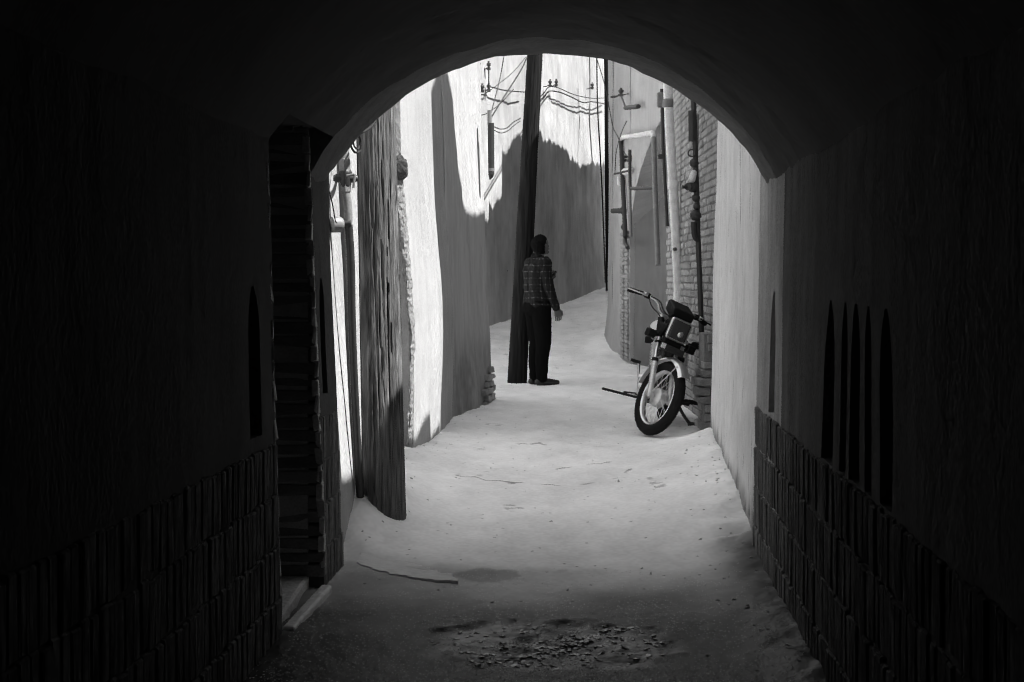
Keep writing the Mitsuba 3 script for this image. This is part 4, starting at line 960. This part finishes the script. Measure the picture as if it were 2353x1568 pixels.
# engine
bp('crankcase', m3.Manifold.batch_hull([sball(V(-0.50, s * 0.09, 0.32), 0.06, 14) for s in (-1, 1)] + [sball(V(-0.74, s * 0.09, 0.32), 0.065, 14) for s in (-1, 1)] + [sball(V(-0.60, s * 0.09, 0.24), 0.05, 14) for s in (-1, 1)]), IRON)
bp('clutch_cover', cat(lathe([(0, 0.105), (0.035, 0.100), (0.060, 0.080), (0.068, 0.0)], V(-0.62, -0.135, 0.33), (0, -1, 0), 30), lathe([(0, 0.055), (0.05, 0.05), (0.06, 0.0)], V(-0.50, -0.13, 0.34), (0, -1, 0), 24)), CHROME)
bp('generator_cover', lathe([(0, 0.085), (0.045, 0.080), (0.06, 0.055), (0.062, 0.0)], V(-0.56, 0.13, 0.32), (0, 1, 0), 30), IRON)
cyl = []
for k in range(9):
    cyl.append(box(V(-0.545, 0, 0.425 + 0.019 * k), (0.150, 0.165 if k < 8 else .13, 0.007)))
bp('cylinder', cat(tube([V(-0.55, 0, 0.38), V(-0.545, 0, 0.62)], 0.052, 20), *cyl), IRON, smooth=False)
bp('cylinder_head', tm(rbox(V(-0.54, 0, 0.61), (0.13, 0.13, 0.06), 0.02)), IRON)
bp('carburettor', tm(rbox(V(-0.67, 0.03, 0.55), (0.09, 0.06, 0.10), 0.02)), IRON)
bp('exhaust_pipe', tube([V(-0.48, -0.03, 0.58), V(-0.41, -0.07, 0.52), V(-0.40, -0.115, 0.36), V(-0.46, -0.14, 0.22), V(-0.62, -0.135, 0.185), V(-0.85, -0.125, 0.20)], 0.018, 14, 6), CHROME)
bp('silencer', tube([V(-0.85, -0.125, 0.20), V(-0.90, -0.125, 0.21), V(-1.45, -0.135, 0.27), V(-1.50, -0.135, 0.275)], [0.02, 0.040, 0.042, 0.03], 18), CHROME)
bp('kick_starter', cat(tube([V(-0.74, -0.15, 0.33), V(-0.745, -0.20, 0.36), V(-0.72, -0.21, 0.45), V(-0.70, -0.215, 0.50)], 0.010, 10, 4)), CHROME)
bp('kick_pedal', cat(tube([V(-0.70, -0.20, 0.50), V(-0.70, -0.28, 0.515)], 0.013, 10)), BLACKP)
bp('brake_pedal', tube([V(-0.72, -0.16, 0.23), V(-0.60, -0.20, 0.235), V(-0.52, -0.21, 0.25), V(-0.50, -0.26, 0.25)], 0.009, 8, 4), CHROME)
bp('crash_bar', cat(tube([V(-0.44, -0.02, 0.235), V(-0.43, -0.20, 0.245), V(-0.44, -0.46, 0.275)], 0.010, 8)), BLACKP, label='dark bar sticking out sideways near the engine')
bp('gear_pedal', tube([V(-0.70, 0.15, 0.25), V(-0.58, 0.19, 0.24), V(-0.55, 0.23, 0.25)], 0.009, 8, 3), IRON)
bp('crash_stub', cat(*[tube([V(-0.47, 0.08, z_), V(-0.46, 0.24, z_)], [0.012, 0.016, 0.022], 10) for z_ in (0.245,)]), BLACKP)
bp('chain_guard', tm(rbox(V(-1.0, 0.10, 0.38), (0.46, 0.03, 0.07), 0.012)), IRON)
# side stand: reaches the ground on the leaning side
inv = np.linalg.inv(WB)
foot_w = np.array([(1586 - CX) * 11.15 / FOC, 11.15, 0]); foot_w[2] = gz(foot_w[0], foot_w[1]) + 0.012
f_ = (inv @ np.append(foot_w, 1))[:3]
top_ = V(-0.66, 0.10, 0.27)
bp('side_stand', cat(tube([top_, top_ * 0.35 + f_ * 0.65 + V(0.015, -0.01, 0), f_], 0.013, 10, 4), tube([f_ + V(0.0, -0.02, 0.0), f_ + V(0.0, 0.045, 0.008)], 0.015, 8)), IRON)

# ------------------------------------------------------------------ the man
man = thing('person', 'man in checked shirt and dark trousers leaning back on the tilted pole, looking away', 'person')
MX, MY = 0.292, 16.02
MZ = gz(MX, MY)
ang = math.radians(24)                                       # he faces right and a little away
MM = np.eye(4); MM[:3, :3] = np.array([[math.cos(ang), -math.sin(ang), 0], [math.sin(ang), math.cos(ang), 0], [0, 0, 1]]); MM[:3, 3] = [MX, MY, MZ]
def skin_of(bones, el=0.012, it=14, extra=None, lam=0.5):
    parts = [m3.Manifold.batch_hull([sball(a_, ra, 18), sball(b_, rb, 18)]) for a_, ra, b_, rb in bones]
    if extra: parts += extra
    m_ = m3.Manifold.batch_boolean(parts, m3.OpType.Add).refine_to_length(el)
    t_ = tm(m_)
    t_ = trimesh.Trimesh(t_.vertices, t_.faces, process=True)
    trimesh.smoothing.filter_taubin(t_, lamb=lam, nu=lam + 0.02, iterations=it)
    return t_
def mp(name, mesh, bsdf, smooth=True, label=None):
    mesh.apply_transform(MM)
    return part(man, name, mesh, bsdf, smooth, label)
# joints: x forward, y left, z up
hip = {s: V(0.0, 0.088 * s, 0.90) for s in (-1, 1)}
knee = {-1: V(0.035, -0.095, 0.49), 1: V(0.03, 0.08, 0.49)}
ank = {-1: V(0.01, -0.09, 0.085), 1: V(0.005, 0.075, 0.085)}
sho = {-1: V(0.005, -0.195, 1.395), 1: V(0.01, 0.195, 1.395)}
elb = {-1: V(0.035, -0.235, 1.115), 1: V(0.045, 0.26, 1.12)}
wri = {-1: V(0.125, -0.245, 0.885), 1: V(0.150, 0.10, 1.215)}
neck0, neck1 = V(0.0, 0, 1.44), V(0.03, 0, 1.525)
hd = V(0.045, 0, 1.60)
tilt = rot([0, 1, 0], math.radians(-14)) @ rot([0, 0, 1], math.radians(18))
def hp_(x, y, z): return hd + (tilt[:3, :3] @ V(x, y, z))
head_pts = [(0.0, 0, 0.035, 0.082), (-0.028, 0, 0.020, 0.082), (0.03, 0, 0.02, 0.070), (0.035, 0, -0.045, 0.056), (0.055, 0, -0.078, 0.030), (0.0, 0, -0.055, 0.055), (0.02, 0.03, -0.05, 0.04), (0.02, -0.03, -0.05, 0.04)]
head_m = m3.Manifold.batch_hull([sball(hp_(x, y, z), r, 22) for x, y, z, r in head_pts])
nose = m3.Manifold.batch_hull([sball(hp_(0.092, 0, 0.012), 0.008, 10), sball(hp_(0.114, 0, -0.026), 0.011, 10), sball(hp_(0.09, 0.012, -0.032), 0.009, 10), sball(hp_(0.09, -0.012, -0.032), 0.009, 10)])
brow = m3.Manifold.batch_hull([sball(hp_(0.086, s * 0.03, 0.026), 0.010, 10) for s in (-1, 1)])
lips = m3.Manifold.batch_hull([sball(hp_(0.090, s * 0.018, -0.062), 0.008, 10) for s in (-1, 1)])
chin = sball(hp_(0.082, 0, -0.095), 0.016, 10)
ears = [m3.Manifold.batch_hull([sball(hp_(-0.005, s * 0.082, 0.012), 0.011, 10), sball(hp_(-0.010, s * 0.088, -0.004), 0.012, 10), sball(hp_(0.0, s * 0.080, -0.030), 0.007, 10)]) for s in (-1, 1)]
def hand(w, d, side, curl, palm_n):
    d = d / np.linalg.norm(d); pn = palm_n - d * palm_n.dot(d); pn /= np.linalg.norm(pn); sd = np.cross(d, pn) * side
    bones = []
    pc = w + d * 0.045
    extra = [m3.Manifold.batch_hull([sball(w + sd * o, 0.019, 10) for o in (-0.012, 0.012)] + [sball(w + d * 0.085 + sd * o, 0.0125, 10) for o in (-0.032, 0.032)])]
    for k, (o, L) in enumerate(((-0.033, 0.058), (-0.011, 0.075), (0.011, 0.082), (0.033, 0.073))):
        p = w + d * 0.086 + sd * o; c_ = curl
        dirv = d
        for j_, f in enumerate((0.45, 0.32, 0.23)):
            th_ = c_ * (0.35 + 0.5 * j_) * (1 + 0.08 * k)
            dd = d * math.cos(th_) + pn * math.sin(th_)
            q = p + dd * L * f
            bones.append((p, 0.0095 - 0.0008 * j_, q, 0.0088 - 0.001 * j_)); p = q
    p = w + d * 0.025 + sd * 0.028
    for f, dd in ((0.042, d * 0.7 + sd * 0.65 + pn * 0.25), (0.030, d * 0.9 + sd * 0.2 + pn * 0.35), (0.022, d * 0.9 + pn * 0.45)):
        q = p + dd / np.linalg.norm(dd) * f
        bones.append((p, 0.0115, q, 0.0095)); p = q
    return bones, extra
fR = wri[-1] + V(0.02, 0.0, -0.03)
hb_r, he_r = hand(wri[-1], V(0.28, 0.06, -1.0), 1, 0.55, V(0.1, 1.0, 0.0))
hb_l, he_l = hand(wri[1], V(0.75, -0.45, 0.45), -1, 0.95, V(-0.3, -0.6, 0.3))
torso_b = [(V(0.0, 0.075, 0.93), 0.115, V(0.0, 0.07, 1.12), 0.110), (V(0.0, -0.075, 0.93), 0.115, V(0.0, -0.07, 1.12), 0.110), (V(0.0, 0.07, 1.12), 0.110, V(-0.005, 0.09, 1.33), 0.105), (V(0.0, -0.07, 1.12), 0.110, V(-0.005, -0.09, 1.33), 0.105),
           (V(0.05, 0, 1.06), 0.10, V(0.01, 0, 1.32), 0.11), (V(-0.01, 0.06, 1.36), 0.085, sho[1], 0.062), (V(-0.01, -0.06, 1.36), 0.085, sho[-1], 0.062), (V(0, 0.09, 1.0), .11, V(0, -0.09, 1.0), .11), (V(0, 0.07, 1.2), .10, V(0, -0.07, 1.2), .10)]
arms_b = []
for s in (-1, 1): arms_b += [(sho[s], 0.058, elb[s], 0.043), (elb[s], 0.043, wri[s], 0.029)]
legs_b = []
for s in (-1, 1): legs_b += [(hip[s], 0.098, knee[s], 0.062), (knee[s], 0.060, ank[s] * .45 + knee[s] * .55 + V(-.012, 0, 0), 0.056), (ank[s] * .45 + knee[s] * .55 + V(-.012, 0, 0), 0.056, ank[s], 0.038)]
feet_b = []
for s in (-1, 1): feet_b += [(ank[s] + V(-0.02, 0, -0.045), 0.032, ank[s] + V(0.17, 0.004 * s, -0.055), 0.024)]
body = skin_of([(neck0, 0.066, neck1, 0.058)] + [b for b in torso_b] + arms_b + legs_b + feet_b + hb_r + hb_l, 0.010, 8, extra=[head_m, nose, brow, lips, chin] + ears + he_r + he_l)
mp('body', body, SKIN)
def inflate(bones, d): return [(a_, ra + d, b_, rb + d) for a_, ra, b_, rb in bones]
sl = []
for s in (-1, 1):
    e_ = wri[s] + (elb[s] - wri[s]) * 0.06
    sl += [(sho[s], 0.072, elb[s], 0.060), (elb[s], 0.060, e_, 0.045)]
belly = [(V(0.085, 0, 1.06), 0.085, V(0.045, 0, 1.25), 0.10)]
shirt = skin_of(inflate(torso_b, 0.019) + sl + belly + [(V(0, 0.08, 0.93), 0.135, V(0, -0.08, 0.93), 0.135), (neck0 + V(0, 0, -0.02), 0.078, neck0 + V(0.005, 0, 0.03), 0.070)], 0.014, 10)
v = shirt.vertices
fold = 0.010 * (meshkit.fbm(np.stack([v[:, 0] * 9, v[:, 1] * 9, v[:, 2] * 16], -1), 3, 5) - 0.5) * 2
shirt.vertices = v + shirt.vertex_normals * fold[:, None]
def plaid(p, n, uv):
    q = (p.x - MX) * math.cos(ang) + (p.y - MY) * math.sin(ang); w = -(p.x - MX) * math.sin(ang) + (p.y - MY) * math.cos(ang)
    def lines(t, per, wd): return smoothstep(wd, wd * 0.5, dr.abs(t / per - dr.floor(t / per) - 0.5) * per)
    z_ = p.z + 0.02 * noise(q * 12, w * 12, p.z * 5)
    a_ = lines(z_, 0.075, 0.008); b_ = dr.maximum(lines(q + 0.02 * noise(p.z * 8, 1.0, 2.0), 0.075, 0.008) * dr.abs(n.y), lines(w, 0.075, 0.008) * dr.abs(n.x))
    c_ = lines(z_ + 0.037, 0.075, 0.018) * 0.3
    return G(0.012 + 0.010 * a_ + 0.012 * b_ + 0.085 * a_ * b_ + 0.006 * c_)
PL = mat('checked_cotton', plaid, rough=0.95, spec=0.1)
mp('shirt', shirt, PL)
col = skin_of([(V(-0.05, 0, 1.475), 0.032, V(-0.02, 0.055, 1.465), 0.026), (V(-0.05, 0, 1.475), 0.032, V(-0.02, -0.055, 1.465), 0.026), (V(-0.02, 0.055, 1.465), 0.024, V(0.05, 0.045, 1.43), 0.02), (V(-0.02, -0.055, 1.465), 0.024, V(0.05, -0.045, 1.43), 0.02)], 0.012, 6)
mp('collar', col, PL)
tr = []
for s in (-1, 1):
    mid = ank[s] * .45 + knee[s] * .55 + V(-.012, 0, 0)
    tr += [(hip[s], 0.122, knee[s], 0.090), (knee[s], 0.088, mid, 0.078), (mid, 0.078, ank[s] + V(0, 0, -0.01), 0.064)]
tr += [(hip[1] + V(0, 0, .06), 0.125, hip[-1] + V(0, 0, .06), 0.125), (V(-0.03, 0.06, 0.90), 0.12, V(-0.03, -0.06, 0.90), 0.12)]
trs = skin_of(tr, 0.016, 8)
v = trs.vertices
fold = 0.010 * (meshkit.fbm(np.stack([v[:, 0] * 7, v[:, 1] * 7, v[:, 2] * 12], -1), 3, 9) - 0.5) * 2
trs.vertices = v + trs.vertex_normals * fold[:, None]
mp('trousers', trs, TROUS)
for s in (-1, 1):
    sh = skin_of([(ank[s] + V(-0.045, 0, -0.045), 0.038, ank[s] + V(0.08, 0.0, -0.045), 0.040), (ank[s] + V(0.08, 0, -0.045), 0.040, ank[s] + V(0.195, 0.012 * s, -0.056), 0.028), (ank[s] + V(-0.02, 0, -0.02), 0.045, ank[s] + V(0.03, 0, -0.02), 0.042)], 0.012, 6)
    mp('shoe', sh, SHOE)
hair = m3.Manifold.batch_hull([sball(hp_(x, y, z), r, 22) for x, y, z, r in ((0.0, 0, 0.047, 0.086), (-0.034, 0, 0.025, 0.090), (0.035, 0, 0.045, 0.066), (-0.035, 0, -0.045, 0.066))])
cutr = m3.Manifold.batch_hull([sball(hp_(x, y, z), 0.02, 8) for x in (0.038, 0.25) for y in (-0.15, 0.15) for z in (-0.2, 0.038)])
hair = tm((hair - cutr - m3.Manifold.batch_hull([sball(hp_(x, y, z), 0.02, 8) for x in (0.085, 0.25) for y in (-0.15, 0.15) for z in (-0.2, 0.2)])).refine_to_length(0.012))
hair = trimesh.Trimesh(hair.vertices, hair.faces, process=True)
trimesh.smoothing.filter_taubin(hair, iterations=6)
v = hair.vertices
hair.vertices = v + hair.vertex_normals * (0.010 * (meshkit.fbm(v * 60, 2, 4) - 0.4))[:, None]
mp('hair', hair, HAIR)
pe = wri[1] + V(0.075, -0.05, 0.055)
single('held_pen', tube([(MM @ np.append(pe + V(-0.03, 0, -0.03), 1))[:3], (MM @ np.append(pe + V(0.035, -0.01, 0.035), 1))[:3]], [0.011, 0.013], 10), BLACKP, 'small dark object held out in front of the man\'s chest in his raised hand', 'pen')

# ------------------------------------------------------------------ small stones and crumbs at the foot of the walls
pb = []
for k in range(150):
    u = rng.random()
    if u < 0.30: y = rng.uniform(5.9, 10.5); x = float(right_face(y)) - abs(rng.gauss(0, 0.10)) - 0.02
    elif u < 0.55: y = rng.uniform(5.9, 13.0); x = float(left_face(y)) + abs(rng.gauss(0, 0.10)) + 0.02
    elif u < 0.80: y = rng.uniform(4.2, 6.2); x = XR(y) - abs(rng.gauss(0, 0.12)) - 0.03
    else: y = rng.uniform(5.0, 14.0); x = rng.uniform(-0.5, 1.2)
    r = rng.uniform(0.002, 0.007)
    m_ = tm(m3.Manifold.hull_points(nrg.normal(0, 1, (12, 3)) * np.array([r, r, r * 0.6]) * 0.8)); m_.apply_translation([x, y, gz(x, y) + r * 0.2]); pb.append(m_)
scene['pebbles'] = mikit.ply(trimesh.util.concatenate(pb), BD[2], smooth=False)
labels['pebbles'] = {'label': 'loose crumbs of mud and small stones along the foot of the walls', 'category': 'pebbles', 'kind': 'stuff'}

# ------------------------------------------------------------------ grit in the asphalt and crumbled lumps in the broken hole
def stones(n, place, rlo, rhi, flat, seed):
    g = np.random.default_rng(seed); V_, F_ = [], []; off_ = 0
    base = trimesh.creation.icosahedron()
    for _ in range(n):
        x, y = place(g)
        r = g.uniform(rlo, rhi)
        v_ = base.vertices * (1 + g.normal(0, 0.28, (12, 1))) * r * np.array([1.0, 1.0, flat])
        a_ = g.uniform(0, 2 * PI); c_, s_ = math.cos(a_), math.sin(a_)
        v_ = v_ @ np.array([[c_, s_, 0], [-s_, c_, 0], [0, 0, 1]])
        V_.append((v_, x, y, r * flat)); F_.append(base.faces + off_); off_ += 12
    zz_ = ground_z(np.array([q[1] for q in V_]), np.array([q[2] for q in V_]))
    return trimesh.Trimesh(np.vstack([q[0] + np.array([q[1], q[2], z_ + q[3] * 0.10]) for q, z_ in zip(V_, zz_)]), np.vstack(F_), process=False)
def anywhere(g):
    while True:
        y = 4.05 + 1.75 * g.random() ** 1.4; x = g.uniform(XL(y) + 0.05, XR(y) - 0.08)
        if g.random() < 1.1 - (y - 4.6) * 0.75: return x, y
GRIT = mat('bright_grit', brickfn(0.55, 1.0), rough=0.25, spec=0.7)
scene['asphalt_grit'] = mikit.ply(stones(5200, anywhere, 0.0012, 0.0030, 0.7, 3), GRIT, smooth=False)
labels['asphalt_grit'] = {'label': 'fine pale grit glinting in the dark asphalt of the passage floor', 'category': 'grit', 'kind': 'stuff'}
def inhole(g):
    while True:
        x, y = g.normal(0.13, 0.24), g.normal(4.60, 0.16)
        q = math.hypot((x - 0.13) / 0.42, (y - 4.60) / 0.32)
        band = abs((x - 0.20) - (y - 4.60) * 0.9) < 0.05
        cl = math.sin(x * 23 + 3 * math.sin(y * 17)) * math.sin(y * 31 + 2 * math.sin(x * 13))
        if q < 1.0 and ((band and g.random() < 0.8) or (cl > 0.35 and g.random() < 0.5) or g.random() < 0.05): return x, y
WET = mat('wet_asphalt', brickfn(0.10, 1.0), rough=0.22, spec=0.6)
scene['crumbled_asphalt'] = mikit.ply(stones(520, inhole, 0.003, 0.014, 0.40, 5), WET, smooth=False)
labels['crumbled_asphalt'] = {'label': 'dark shiny crumbled lumps in the broken hole of the passage floor', 'category': 'rubble', 'kind': 'stuff'}
